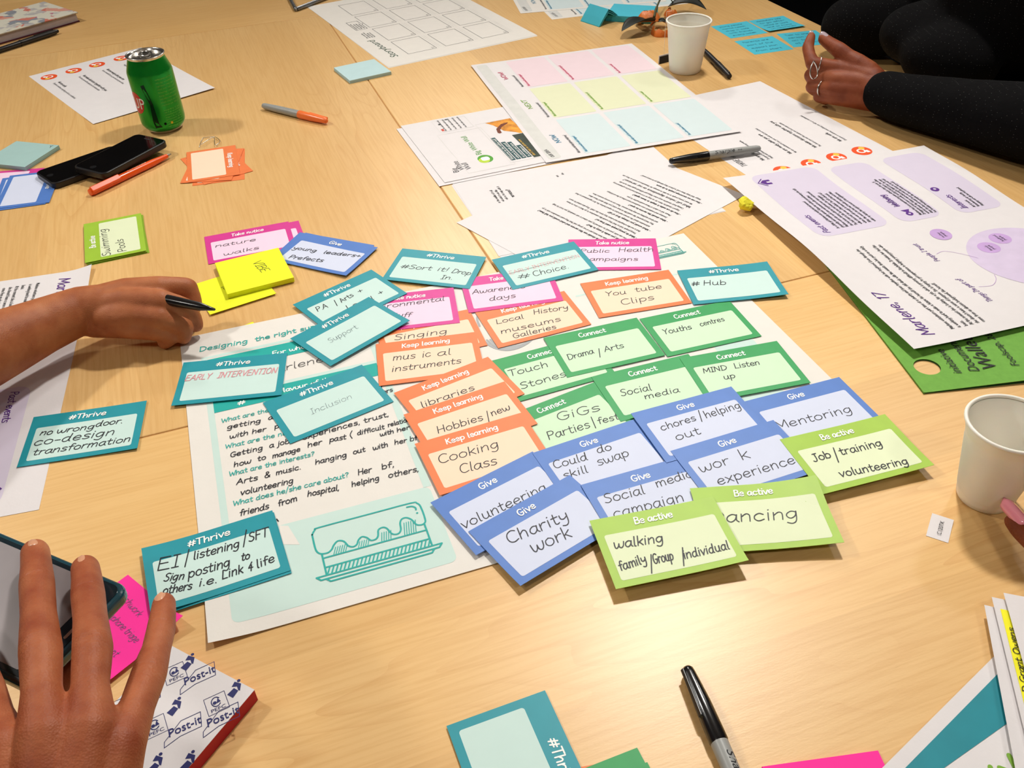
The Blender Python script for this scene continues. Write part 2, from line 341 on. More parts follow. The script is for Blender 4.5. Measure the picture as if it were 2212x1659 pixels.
def skin_mat(name, c1, c2, c3):
    m = bpy.data.materials.new(name); m.use_nodes = True; nt = m.node_tree; N = nt.nodes.new; L = nt.links.new; b = nt.nodes['Principled BSDF']
    tc = N('ShaderNodeTexCoord'); n = N('ShaderNodeTexNoise'); n.inputs['Scale'].default_value = 38; n.inputs['Detail'].default_value = 4; L(tc.outputs['Object'], n.inputs['Vector'])
    r = N('ShaderNodeValToRGB'); e = r.color_ramp.elements; e[0].position = .3; e[0].color = rgb(c1); e[1].position = .72; e[1].color = rgb(c3); k = e.new(.5); k.color = rgb(c2)
    L(n.outputs['Fac'], r.inputs[0]); L(r.outputs[0], b.inputs['Base Color'])
    b.inputs['Roughness'].default_value = .52; b.inputs['Specular IOR Level'].default_value = .28
    b.inputs['Subsurface Weight'].default_value = .22; b.inputs['Subsurface Radius'].default_value = (.9, .3, .15); b.inputs['Subsurface Scale'].default_value = .004
    v = N('ShaderNodeTexVoronoi'); v.inputs['Scale'].default_value = 900; L(tc.outputs['Object'], v.inputs['Vector'])
    n2 = N('ShaderNodeTexNoise'); n2.inputs['Scale'].default_value = 160; n2.inputs['Detail'].default_value = 5; L(tc.outputs['Object'], n2.inputs['Vector'])
    a = N('ShaderNodeMath'); a.operation = 'ADD'; L(v.outputs['Distance'], a.inputs[0]); L(n2.outputs['Fac'], a.inputs[1])
    bp = N('ShaderNodeBump'); bp.inputs['Strength'].default_value = .28; bp.inputs['Distance'].default_value = .0006; L(a.outputs[0], bp.inputs['Height']); L(bp.outputs[0], b.inputs['Normal'])
    return m
SKIN_A = skin_mat('skin_warm', '8e4226', 'a45a37', 'b86f49')
SKIN_B = skin_mat('skin_light', '99532e', 'ab653d', 'b8744a')
SKIN_C = skin_mat('skin_tan', '763519', '874325', '975331')
PAPER = mat('white_paper', 'dfdbdc', .75, .25, var=.012, bump=.08)
PAPER2 = mat('cream_white_paper', 'e3dfd8', .75, .25, var=.012, bump=.08)
BLACK = mat('print_black', '26262a', .6, .3); GREYP = mat('print_grey', '5c5c60', .6, .3); INK = mat('marker_ink', '24242c', .5, .3)
INKSOFT = mat('pencil_ink', '55606c', .6, .3); INKRED = mat('pink_ink', 'dd8f98', .6, .3); INKBLUE = mat('ballpoint_ink', '2b5a78', .6, .3)
WHITEP = mat('print_white', 'fafaf6', .55, .3)
KIND = {'T': ('#Thrive', '1a92a0', 'c8e2dc', 'teal'), 'P': ('Take notice', 'd23590', 'efd0e5', 'pink'), 'B': ('Give', '4f7ac4', 'd0d7ec', 'blue'),
        'O': ('Keep learning', 'e87a42', 'f4d8bd', 'orange'), 'G': ('Connect', '279a52', 'cbe6c6', 'green'), 'L': ('Be active', '9cc238', 'dfe9c4', 'lime')}
TW = {'T': (34, 68), 'P': (32, 72), 'B': (42, 59), 'O': (26, 76), 'G': (35, 64.5), 'L': (34, 66)}
for k, v in KIND.items():
    mat('card_'+v[3], v[1], .48, .4, var=.03); mat('panel_'+v[3], v[2], .6, .3, var=.01)

# ---------------------------------------------------------------- room
FZ = -0.74
def plane_box(name, x0, x1, y0, y1, z0, z1, m):
    mb = MB(); mb.box(x0, x1, y0, y1, z0, z1); return tag(mb.build(name, m), kind='structure')
CARPET = mat('charcoal_carpet', '121215', .95, .1, var=.25, scale=400, bump=.5)
WALLM = mat('painted_wall', 'd8d0c4', .85, .2); CEILM = mat('ceiling_paint', 'e8e4dc', .9, .2)
plane_box('floor', -4.5, 4.5, -2.5, 6.5, FZ-.1, FZ, CARPET)
plane_box('ceiling', -4.5, 4.5, -2.5, 6.5, CEIL, CEIL+.1, CEILM)
plane_box('wall_back', -4.5, 4.5, 6.5, 6.6, FZ, CEIL, WALLM); plane_box('wall_front', -4.5, 4.5, -2.6, -2.5, FZ, CEIL, WALLM)
plane_box('wall_left', -4.6, -4.5, -2.5, 6.5, FZ, CEIL, WALLM); plane_box('wall_right', 4.5, 4.6, -2.5, 6.5, FZ, CEIL, WALLM)
TRIM = mat('skirting_paint', 'c9c4ba', .6)
plane_box('baseboard_back', -4.5, 4.5, 6.485, 6.5, FZ, FZ+.1, TRIM); plane_box('baseboard_left', -4.5, -4.485, -2.5, 6.5, FZ, FZ+.1, TRIM)
LAMPM = bpy.data.materials.new('lamp_diffuser'); LAMPM.use_nodes = True
LAMPM.node_tree.nodes['Principled BSDF'].inputs['Emission Color'].default_value = (1, .955, .89, 1); LAMPM.node_tree.nodes['Principled BSDF'].inputs['Emission Strength'].default_value = 3
WHITEMETAL = mat('white_metal', 'e6e6e2', .4, .5)
for x, y, e, s, *_ in LAMPS:
    t = empty('ceiling_downlight', (x, y, CEIL-.012)); tag(t, 'round recessed ceiling downlight above the meeting tables', 'lamp', 'ceiling downlights')
    mb = MB(); mb.lathe([(s/2+.002, 0), (s/2+.02, 0), (s/2+.02, .012), (s/2+.002, .012), (s/2+.002, 0)], 40); mb.build('trim_ring', WHITEMETAL, t)
    mb = MB(); mb.prism([(s/2*math.cos(a*math.pi/20), s/2*math.sin(a*math.pi/20)) for a in range(40)], .006, .012); mb.build('diffuser', LAMPM, t)

# ---------------------------------------------------------------- tables, turned 18.4 degrees; u runs along the front edge, v away from the camera
TA = math.radians(18.42); TU = Vector((math.cos(TA), math.sin(TA), 0)); TV = Vector((-math.sin(TA), math.cos(TA), 0))
def table(u0, u1, v0, v1, grain_v, label):
    c = TU*((u0+u1)/2)+TV*((v0+v1)/2); rz = TA+(math.pi/2 if grain_v else 0)
    t = empty('meeting_table', (c.x, c.y, FZ), rz); tag(t, label, 'table', 'meeting tables pushed together')
    a, b = (u1-u0)/2-.0007, (v1-v0)/2-.0007
    if grain_v: a, b = b, a
    mb = MB(); mb.box(-a, a, -b, b, -.025, 0); o = mb.build('tabletop', WOOD, t, bevel=.0012); o.location.z = -FZ
    k = mb = MB(); e = .0006
    for q in ((-a-e, a+e, -b-e, -b), (-a-e, a+e, b, b+e), (-a-e, -a, -b, b), (a, a+e, -b, b)): mb.box(*q, -.024, -.0012)
    o = mb.build('edge_band', EDGE, t); o.location.z = -FZ
    for sx in (-1, 1):
        for sy in (-1, 1):
            mb = MB(); mb.tube([(sx*(a-.06), sy*(b-.06), 0), (sx*(a-.06), sy*(b-.06), -FZ-.025)], .02, 16); mb.build('leg', DARKGAP, t, smooth=True, autosm=True)
    mb = MB()
    for sy in (-1, 1): mb.box(-a+.06, a-.06, sy*(b-.06)-.012, sy*(b-.06)+.012, -FZ-.06, -FZ-.025)
    mb.build('frame_rail', DARKGAP, t)
table(-.526, 1.118, -.09, .712, False, 'beech meeting table nearest the camera, under the lower half of the poster')
table(-.526, .274, .712, 1.93, True, 'beech meeting table under the green drink can and the orange marker')
table(.274, 1.118, .712, 1.93, True, 'beech meeting table under the lilac persona sheet and the folded hands')
table(-.526, 1.118, 1.93, 2.73, False, 'far beech meeting table under the patterned notebook')

# ---------------------------------------------------------------- papers
PURP = mat('print_purple', '5a2a86', .6, .3); LILAC = mat('print_lilac', 'd3cadd', .65, .25, var=.01); LILAC2 = mat('print_lilac_circle', 'c3a2d6', .65, .25)
LILAC3 = mat('print_pale_lilac', 'd2c4de', .65, .25); ORP = mat('print_orange_disc', 'e6501e', .6, .3); YEP = mat('print_yellow', 'f2c14a', .6, .3)
LOREM = ["Marlene volunteers part time at a charity and lives together with her boyfriend. Even though she","is working hard to make a future for herself she still deals with the events from her past on a daily","basis.","",
"At the moment she is looking for a job, which is proving difficult in Rochdale. It makes her feel like","she doesn't have a sense of purpose. She is hoping to get experience in helping young people who","come from an abusive background, like herself."]
PAST = ["As a little girl Marlene was neglected and moved","physically and verbally abused. When her mother passed away she left","Marlene went into social care and moved in with another","she has been sharing with her boyfriend ever since and moved","The bad start in life she has had means she struggles","with school and she was often bullied. She left school at 16","when she was old enough to leave home and find work.","After the events she has had trouble sleeping and often","wakes up during the night because of the nightmares."]
WELL = ["Marlene has been experiencing panic attacks since she was 15","It happens at least once a week, mostly in busy places. She often","worries about the future and what people think of her. On some","days she does not want to go out and she keeps to herself and","has trouble trusting people she does not know very well."]
def persona(s, full=True):
    s.ink('title_lettering', PURP, 'Marlene, 17', 15, 36, 99, 34, 8, 1.3, .2)
    s.para('body_text', BLACK, LOREM[:3], 18, 61, 8, 2.4, .55, .86); s.para('body_text', BLACK, LOREM[4:], 18, 84, 7, 2.4, .55, .86)
    for u0, v0, u1, v1 in ((223, 34, 396, 131), (222, 146, 386, 204), (218, 226, 386, 290)):
        s.k += 1; s.rect('tinted_box', LILAC, u0, v0, u1, v1, 14)
    s.k = 0
    s.ink('heading_lettering', PURP, 'Past events', 230, 53, 278, 53, 5, .9, .2); s.para('body_text', BLACK, PAST, 236, 69, 6.2, 2.3, .5, .82)
    s.ink('heading_lettering', PURP, 'Wellbeing', 257, 168, 291, 168, 5, .9, .2); s.para('body_text', BLACK, WELL, 231, 180, 5.2, 2.3, .5, .82)
    s.ink('heading_lettering', PURP, 'Interests', 227, 243, 262, 243, 5, .9, .2); s.para('body_text', BLACK, ['Art & music', 'Volunteering at charity', 'Hanging out with her boyfriend'], 227, 254, 6, 2.3, .5, .8)
    h = 'house_icon'
    s.fill(h, PURP, [(368, 55), (368, 46), (374, 40), (380, 46), (380, 55), (376, 55), (376, 49), (372, 49), (372, 55)], .00016)
    s.line(h, PURP, [(364.5, 46), (374, 36.5), (383.5, 46)], 1.4)
    s.disc('round_icon', PURP, 281, 235, 5.5, off=.00016); s.disc('round_icon', LILAC, 281.5, 235, 2, off=.00022); s.k = 9
    s.disc('round_icon', PURP, 238, 167, 4.5, off=.00016); s.fill('round_icon', PURP, [(242, 166), (248, 161), (248, 173), (242, 169)], .00016); s.disc('round_icon', LILAC, 238, 167, 1.6, off=.00022); s.k = 0
    s.disc('circle_diagram', LILAC3, 110, 232, 66, off=.0001, n=60)
    kk = 20
    for u, v, tx in ((185, 172, 'mother'), (141, 203, 'friends'), (154, 229, 'boyfriend'), (88, 262, 'charity')):
        kk += 1; s.k = kk; s.disc('diagram_bubble', LILAC2, u, v, 12.5, off=.00016); s.k = 0; s.tiny('body_text', BLACK, tx, u-7, v, 2, .45)
        s.tiny('body_text', BLACK, 'people', u-6, v+4, 2, .45)
    s.ink('heading_lettering', PURP, 'People I trust', 136, 134, 176, 132, 3.6, .6, .15); s.ink('heading_lettering', PURP, "Things I'm part of", 46, 131, 96, 129, 3.6, .6, .15)
    s.line('circle_diagram', LILAC2, [(150, 140), (152, 152), (140, 166), (126, 176)], .5, sub=6); s.line('circle_diagram', LILAC2, [(75, 136), (72, 150), (80, 162), (90, 168)], .5, sub=6)
def thrive_list(s, wide=True):
    s.ink('title_lettering', BLACK, 'THRIVE', 66, 19, 90, 19, 5, .8, .15); s.ink('title_lettering', BLACK, 'other', 96, 20, 108, 20, 4, .7, .15); s.ink('title_lettering', BLACK, 'wise', 112, 21, 124, 21, 4, .7, .15)
    rows = ((52, 'We are for you', 'Designed around children, young people,', 'family and friends'), (98, 'We are ready when you are', 'We are committed to you, your needs and your wishes', ''), (141, 'We make decisions together with you', 'The choices you and the people you trust make matter', ''), (185, 'We are safe', 'Everyone is welcome, everything you tell us is confidential', ''))
    for v, a, b_, c_ in rows:
        s.k = v; s.disc('round_icon', ORP, 32, v, 14, 14)
        s.disc('round_icon', WHITEP, 32, v-1, 6.5, off=.00012); s.disc('round_icon', ORP, 32, v-1, 4, off=.00018); s.disc('round_icon', YEP, 39, v+5, 4.4, off=.00024, n=14)
        s.fill('round_icon', WHITEP, [(24, v+4), (31, v+2), (31, v+8), (24, v+9)], .00022); s.k = 0
        s.ink('heading_lettering', BLACK, a, 70, v-2, 70+len(a)*3.0, v-2, 3.2, .75, .12)
        s.tiny('body_text', GREYP, b_, 70, v+6, 2.4, .5, 0, .86)
        if c_: s.tiny('body_text', GREYP, c_, 70, v+12, 2.4, .5, 0, .86)
GREYB = mat('print_grey_band', 'd2d2ce', .65, .25); PK = mat('print_pink_box', 'e5d0d7', .65, .25, var=.01); GN = mat('print_green_box', 'dcdfbd', .65, .25, var=.01); BLb = mat('print_blue_box', 'cddcde', .65, .25, var=.01)
CRIM = mat('print_crimson', 'c8285f', .6, .3); LEAF = mat('print_leaf_green', '7cab3a', .6, .3); TEALI = mat('print_teal_blue', '2b83a6', .6, .3)
def ideas(s):
    s.rect('grey_band', GREYB, 8, 7, 411, 26, 5)
    s.ink('heading_lettering', GREYP, 'OUR IDEA', 14, 17.5, 41, 14.5, 3, .7, .05)
    for u, t, m in ((57, 'NOW', TEALI), (192, 'NEXT', LEAF), (328, 'WOW!', CRIM)): s.ink('title_lettering', m, t, u, 42, u+(30 if t == 'NOW' else 38), 41, 4.6, 1.1, .05)
    for u0, u1, bm_, im, q in ((9, 139, BLb, TEALI, 'What can we start doing right now, straight away?'), (147, 273, GN, LEAF, 'What could we do next, in the coming months?'), (281, 411, PK, CRIM, 'What would we do if anything was possible?')):
        s.tiny('body_text', GREYP, q, u0+5, 56, 2.5, .55, 0, .62)
        for j, (v0, v1) in enumerate(((61, 131), (138, 214), (221, 291))):
            s.k = v0+1; s.rect('tinted_box', bm_, u0, v0, u1, v1, 3); s.k = 0
            s.tiny('body_text', im, ('What do we need to make it happen?', 'Who can help us with this and what do they do?', 'How will we know it works?')[j], u0+5, v0+6, 2.5, .6, 0, (.75, .72, .8)[j])
    return s
# --- top of the picture
sp = sheet('storyboard_sheet', -.1575, 1.852, 117.4, .43, .302, PAPER2, 'blank white storyboard page underneath, showing as a thin edge below the printed one')
sb = sheet('storyboard_sheet', -.1600, 1.8571, 117.7, .4338, .3017, PAPER2, 'cream printed storyboard page with empty comic frames in a grid')
DG = mat('print_dark_green', '1f4630', .6, .3)
sb.type('title_lettering', DG, 'Storyboard', 42, 38, 20, -.03, .12, 112)
for r in range(3):
    v0 = 57+r*75.5
    for c_ in range(4):
        u0 = 43+c_*92.6; sb.k = r*4+c_+1
        for a, b_ in (((u0, v0), (u0+80, v0)), ((u0+80, v0), (u0+80, v0+57)), ((u0+80, v0+57), (u0, v0+57)), ((u0, v0+57), (u0, v0))): sb.line('comic_frame', GREYP, [a, b_], .9)
        sb.line('comic_frame', GREYB, [(u0, v0+62), (u0+80, v0+62)], .5); sb.line('comic_frame', GREYB, [(u0, v0+67), (u0+80, v0+67)], .5)
        for a, b_ in (((u0+2, v0+50), (u0+9, v0+50)), ((u0+9, v0+50), (u0+9, v0+56))): sb.line('comic_frame', GREYP, [a, b_], .5)
        sb.tiny('body_text', GREYP, str(r*4+c_+1) if (r*4+c_+1) in (1, 2, 4, 5, 7, 8) else '8', u0+4, v0+55, 2.4)
for a, b_ in (((225, 28), (281, 28)), ((281, 28), (281, 51)), ((281, 51), (262, 51)), ((258, 55), (254, 51)), ((254, 51), (225, 51)), ((262, 51), (258, 55)), ((225, 51), (225, 28))): sb.k = 0; sb.line('speech_box', GREYP, [a, b_], 1.1)
sb.para('body_text', GREYP, ['Use this space to draw', 'your idea as a story.', 'Add a caption below', 'each of the frames.'], 230, 33, 5, 2.2, .45, .9)
sb.para('body_text', GREYP, ['Draw or write down', 'what happens in each', 'step of your idea', 'from start to end'], 168, 30, 5, 2.2, .45, .9)
sb.finish(); sp.finish()
s = sheet('idea_sheet', .2055, 2.0635, 103.5, .4177, .3007, PAPER2, 'blue boxed idea sheet lower of the two at the top edge, grey tab showing'); ideas(s); s.finish()
s = sheet('idea_sheet', .1700, 2.0985, 97.5, .4177, .3007, PAPER2, 'blue boxed idea sheet lying uppermost at the top edge of the picture'); ideas(s); s.finish()
s = sheet('principles_sheet', -.6599, 1.5761, -50.5, .3059, .2098, PAPER, 'white page of orange round icons lying behind the green can', zf=lambda x, y: .0016*max(0, (x+y*.3)/.15)**2)
thrive_list(s); s.finish()
s = sheet('principles_sheet', .3851, 1.2678, 112.6, .317, .2216, PAPER, 'white page of orange round icons under the black-capped marker and lilac sheet'); thrive_list(s); s.finish()
# --- text pages and slides handout
BTX = [("- Who do you think should use this service and what would you tell them?", 1), ("The people who have been part of our group said that they want somewhere safe to go", 0), ("- How can you make it easy to find?", 1), ("You can refer yourself, be referred by your school or ask somebody you trust for help", 0), ("- What do young people want from us?", 1), ("Young people told us that they would like somewhere to go that is close to home", 0), ("that is not like a hospital and where they know the staff. They also asked for more", 0), ("- What would you change first of all?", 1), ("information about the service and what to expect before the first appointment so that", 0), ("they feel prepared. We would like to hear what you think about these ideas", 0), ("and about anything we may have missed. There are no wrong answers here", 0), ("- When should the service be open?", 1), ("Evenings and weekends were mentioned most often in the workshops", 0), ("Please tell us which of these would matter to you", 0), ("- How do we make it simple to leave again?", 1), ("Support should be there for as long as it is needed and end in a planned way", 0), ("Coming back should be easy when things get difficult again later on in life", 0), ("What will reduce dependence on our services?", 2), ("We want young people to be able to manage for themselves as much as they can", 0), ("- How can we encourage people to do more", 1), ("things that keep them well, in places they already go to every week?", 0)]
s = sheet('text_page', .1042, 1.0740, 108.0, .208, .300, PAPER, 'plain white page lowest in the stack of typed pages, corner showing by a pink card'); s.finish()
s = sheet('text_page', .1036, 1.0777, 107.0, .208, .300, PAPER, 'white typed page lying between the slide handout and the densely printed page')
for i, (t_, u, v) in enumerate((('in the middle of it all', 128, 44), ('and what it was like', 128, 50), ('to ask us for help with it', 128, 56))): s.tiny('body_text', BLACK, t_, u, v, 2.2, .5)
s.ink('body_text', BLACK, 'services?', 134, 66, 160, 66, 3, .9, .05); s.tiny('body_text', BLACK, 'yes', 168, 141, 2.4); s.tiny('body_text', BLACK, 'maybe', 166, 150, 2.4); s.finish()
s = sheet('text_page', .1254, 1.0415, 130.5, .211, .311, PAPER, 'densely typed white page on top of the stack, above the pink public health card')
v = 262
for t_, k in reversed(BTX):
    u0 = 24 if k == 1 else 32; v_ = v
    s.k = v if k else 0
    if k: s.ink('heading_lettering', BLACK, t_, u0 if k == 1 else 28, v_, (u0 if k == 1 else 28)+len(t_)*(1.9 if k == 1 else 2.6), v_, 2.3 if k == 1 else 3, .7, .0, 1, 0)
    else: s.tiny('body_text', BLACK, t_, u0, v_, 2.2, .42, 0, .8)
    v -= 9.6 if k else 7.6
s.finish()
s = sheet('slides_handout', .0165, 1.2735, 110.0, .212, .297, PAPER, 'lower white sheet of the slide handout sticking out towards the table seam'); s.finish()
s = sheet('slides_handout', .0229, 1.2830, 110.3, .212, .297, PAPER, 'white handout with printed slides, one with a green ring emblem', th=.0008)
for i, t_ in enumerate(('Big', 'White', 'Wall')): s.type('title_lettering', BLACK, t_, 22+(0, 4, 2)[i], 29+i*9.5, 12, -.04, 0)
for q in ((12, 39, 152, 108), (18, 104, 165, 168), (160, 47, 205, 100)):
    for a, b_ in (((q[0], q[1]), (q[2], q[1])), ((q[2], q[1]), (q[2], q[3])), ((q[2], q[3]), (q[0], q[3])), ((q[0], q[3]), (q[0], q[1]))): s.line('slide_frame', GREYB, [a, b_], .5)
LG = mat('print_bright_green', '4e9a2e', .6, .3); DT = mat('print_dark_teal', '1e4c50', .6, .3); AU = mat('print_autumn', 'd98b28', .6, .3, var=.5, scale=70); SIL = mat('print_brown', '6e2f12', .6, .3)
s.type('title_lettering', LG, 'Big White Wall', 62, 77, 12, 0, 0, 70)
s.disc('ring_emblem', LG, 46, 76, 13, 11); s.disc('ring_emblem', mat('print_lime_glow', 'b4cf3c', .6, .3), 42, 73, 9, 8, off=.0001); s.rect('ring_emblem', WHITEP, 40, 70, 52, 82, 4, .00016)
s.rect('slide_photo', mat('print_photo_dark', '2f3a30', .6, .3, var=.4, scale=60), 20, 140, 105, 160, 0)
s.fill('slide_photo', AU, [(112, 150), (125, 135), (150, 128), (164, 120), (165, 161), (105, 161), (107, 153)], .0001)
s.fill('slide_photo', SIL, [(118, 126), (122, 124), (136, 127), (150, 140), (152, 152), (148, 150), (140, 138), (130, 131), (120, 130)], .00016)
for i, (a, L_) in enumerate((('Welcome to the online wall', 82), ('where it feels good', 62), ('to connect and share', 58), ('in confidence', 42))):
    s.rect('slide_text', DT, 24, 107+i*8.2, 26+L_, 114+i*8.2, 0, .00012); s.type('slide_text', WHITEP, a, 27, 112.6+i*8.2, 5.6, 0, 0, L_-6, .0002)
s.type('slide_text', YEP, "don't feel so alone now", 26, 145, 6, 0, 0, 60, .0002)
for i in range(5): s.tiny('body_text', GREYP, 'how the online wall works', 163, 58+i*8, 2, .45)
s.disc('slide_photo', BLACK, 190, 55, 2.4); s.disc('slide_photo', BLACK, 204, 70, 2.4); s.rect('slide_text', mat('print_red', 'c8402a', .6), 164, 51, 172, 55); s.finish()
s = sheet('idea_sheet', .1514, 1.4193, 105.1, .4177, .3007, PAPER, 'large sheet of pink, green and blue boxes headed NOW, NEXT and WOW', zf=lambda x, y: .0004*(1+math.sin(x*24+y*9)))
ideas(s); s.finish()
# --- green wallet and the lilac sheet on it
GRW = mat('green_card', '6ea544', .7, .25, var=.06, scale=200); GRD = mat('green_card_inside', '2f5a2a', .8, .2)
t = empty('document_wallet', (0.4887, 0.8358, 0.0), math.radians(95.6)); tag(t, 'green card document wallet sticking out from under the lilac persona sheet', 'folder')
# local x runs away from the camera, local y to the left; open edge faces the camera
def wal(x, y): return .0018+.0045*max(0, (.12-y)/.24)*max(0, (-x-.02)/.155)**1.4
def hole_panel(pname, pm, wal):
    bm = bmesh.new(); hx, hy, r = -.1385, .0985, .0125
    outer = []
    X = [-.175+.35*i/24 for i in range(25)]; Y = [-.12+.24*j/16 for j in range(17)]
    outer = [(x, -.12) for x in X[:-1]]+[(.175, y) for y in Y[:-1]]+[(x, .12) for x in reversed(X[1:])]+[(-.175, y) for y in reversed(Y[1:])]
    vs = [bm.verts.new((x, y, 0)) for x, y in outer]; es = [bm.edges.new((vs[i], vs[(i+1) % len(vs)])) for i in range(len(vs))]
    n = 32; hs = [bm.verts.new((hx+r*math.cos(2*math.pi*k/n), hy+r*math.sin(2*math.pi*k/n), 0)) for k in range(n)]; es += [bm.edges.new((hs[i], hs[(i+1) % n])) for i in range(n)]
    bmesh.ops.triangle_fill(bm, use_beauty=True, use_dissolve=False, edges=es)
    for ax in (0, 1):
        for i in range(1, 12):
            c = -.175+.35*i/12 if ax == 0 else -.12+.24*i/12
            bmesh.ops.bisect_plane(bm, geom=bm.verts[:]+bm.edges[:]+bm.faces[:], plane_co=(c, 0, 0) if ax == 0 else (0, c, 0), plane_no=(1, 0, 0) if ax == 0 else (0, 1, 0))
    for f in bm.faces:
        if f.normal.z < 0: f.normal_flip()
    for v in bm.verts: v.co.z = wal(v.co.x, v.co.y)
    me = bpy.data.meshes.new(pname); bm.to_mesh(me); bm.free(); o = bpy.data.objects.new(pname, me); me.materials.append(pm); C.objects.link(o); o.parent = t
    so = o.modifiers.new('solid', 'SOLIDIFY'); so.thickness = .0004; so.offset = -1
hole_panel('front_panel', GRW, wal); hole_panel('back_panel', GRD, lambda x, y: .0008)
mb = MB(); mb.box(-.175, .175, .1185, .12, .0002, .0022); mb.build('spine', GRW, t)
ws = Sheet(t, .35, .24, 0, wal, True)
for tx, v, sz, u, wd in (('initiative', 48.5, 12, 20, 40), ('Document', 66.5, 14, 20, 52), ('Wallet', 85, 21, 20, 55), ('Foolscap, 285gsm', 107, 10.5, 21, 78)): ws.type('printed_lettering', BLACK, tx, u, v, sz, .03, .18, wd, .0004)
ws.finish(); PLACED.append((obb(.4867, .832, math.radians(95.2), .35, .24), .0062))
s = sheet('persona_sheet', .4909, .9406, 105.5, .401, .3082, PAPER, 'large white sheet with lilac boxes and a purple name heading, on the right',
  zf=lambda x, y: .009*max(0, (y-.085)/.069)**2*(.25+.65*math.sin(max(0, min(1, (x+.2)/.4))*math.pi)) + .0012*(1+math.sin(x*31+y*12)))
persona(s); s.finish()
s = sheet('persona_sheet', -.6027, .7138, -77.6, .41, .31, PAPER, 'large white sheet with purple headings under the writing arm at left', zf=lambda x, y: .005*max(0, (y-.12)/.035)**2*max(0, (-x-.14)/.065)+.0002*(1+math.sin(x*30)))
persona(s); s.finish()
# --- bottom right corner
TEALS = mat('print_teal_stripe', '188694', .55, .35)
s = sheet('branded_sheet', .3957, .2310, 36.3, .21, .297, PAPER, 'white sheet with a broad teal stripe and green lettering, bottom right corner', zf=lambda x, y: .002)
s.fill('teal_stripe', TEALS, [(16, 9), (197, 9), (200, 11), (200, 22), (181, 36), (-0+8, 30), (8, 14)], .00012) if 0 else s.fill('teal_stripe', TEALS, [(-5+6, 9), (198, 9), (200, 12), (150, 40), (1, 36)], .00012)
s.w = .21; s.root.location = (.3288, .1819, s.root.location.z); PLACED.append((obb(.3288, .1819, math.radians(36.3), .21, .297), .0004))
s.parts = {}
s.fill('teal_stripe', TEALS, [(12, 9), (199, 9), (203, 13), (203, 37), (12, 10)], .00012)
s.ink('title_lettering', LEAF, 'thrive', 88, 58, 164, 54, 10, 3.2, .15); s.finish()
for i, (x, y, d) in enumerate(((.3343, .4029, -15.5), (.3412, .4079, -13.5), (.3498, .4095, -12.5))):
    a = math.radians(d); w_, h_ = .21, .297; cx = x+w_/2*math.cos(a)+h_/2*math.sin(a); cy = y+w_/2*math.sin(a)-h_/2*math.cos(a)
    s = sheet('loose_page', cx, cy, d, w_, h_, PAPER, ('lowest white page of the pile at the right edge by the teal striped sheet', 'white page with a yellow highlighted strip, middle of the pile at the right edge', 'plain white page on top of the pile at the right edge')[i],
              zf=lambda X, Y: .006*max(0, (-X)/.105)**2, z=.002+.0022*i)
    if i == 1:
        s.rect('highlighted_strip', mat('highlighter_yellow', 'f4ee2a', .6, .3), 4, 10, 10.5, 88, 0, .0002)
        s.ink('handwriting', INK, 'D Grant Owens', 9.2, 78, 9.6, 26, 2.6, .6, .1, off=.0004)
    s.finish()

# ---------------------------------------------------------------- poster
TEALP = mat('print_teal', '16a79f', .55, .35); TEALW = mat('print_teal_words', '2aa79f', .6, .3); TINT = mat('print_mint_tint', 'c6ded7', .65, .25, var=.01); SWG = mat('print_brush_grey', 'a9adb0', .65, .25)
PZ = stack(-.0057, .6848, math.radians(17.5), .594, .4089, .00015); PLACED.pop()
s = sheet('poster', -.0057, .6848, 17.5, .594, .4089, PAPER2, 'large white poster with teal headings and a cake drawing, under the sorted cards', zf=lambda x, y: .004*max(0, (-x-.24)/.057)**2*max(0, (-y-.12)/.085)**2, th=.0002)
s.ink('title_lettering', TEALW, 'Designing', 18, 32, 67, 35, 5, 1.1, .1); s.ink('title_lettering', TEALW, 'the right support', 75, 35, 160, 34, 4.6, 1.1, .1)
for s.k, q in enumerate(((19, 44, 194, 48), (19, 48, 25, 308), (187, 48, 194, 308), (25, 114, 187, 119))): s.rect('mint_border', TINT, *q, 0, .00005)
s.k = 9; s.rect('mint_panel', TINT, 18, 308, 192, 396, 6, .00005); s.fill('speech_tail', PAPER2, [(64, 308), (71, 311), (77, 335), (62, 329)], .0001)
s.rect('teal_band', TEALP, 25, 50, 187, 73, 0, .0001); s.k = 10; s.rect('teal_band', TEALP, 25, 119, 187, 140, 0, .0001)
s.ink('band_lettering', WHITEP, 'For whom?', 89, 67, 135, 67, 4, 1.1, .1, off=.0002); s.ink('band_lettering', WHITEP, '#', 47, 137, 54, 137, 4, 1.1, .1, off=.0002); s.ink('band_lettering', WHITEP, 'flavour of the person', 88, 132.5, 170, 131, 4, 1.1, .1, off=.0002)
s.k = 0; s.ink('handwriting', INK, 'Marlene', 76, 98, 137, 97, 7, .7, .15)
for t_, u0, v0, u1, v1 in (('What are the struggles?', 30, 157, 112, 157), ('What are the needs?', 30, 195.5, 101, 196.5), ('What are the interests?', 30, 233.5, 105, 234), ('What does he/she care about?', 30, 271.5, 129, 272)):
    s.k = v0; s.ink('question_lettering', TEALW, t_, u0, v0, u1, v1, 3.6, .75, .12)
s.k = 0
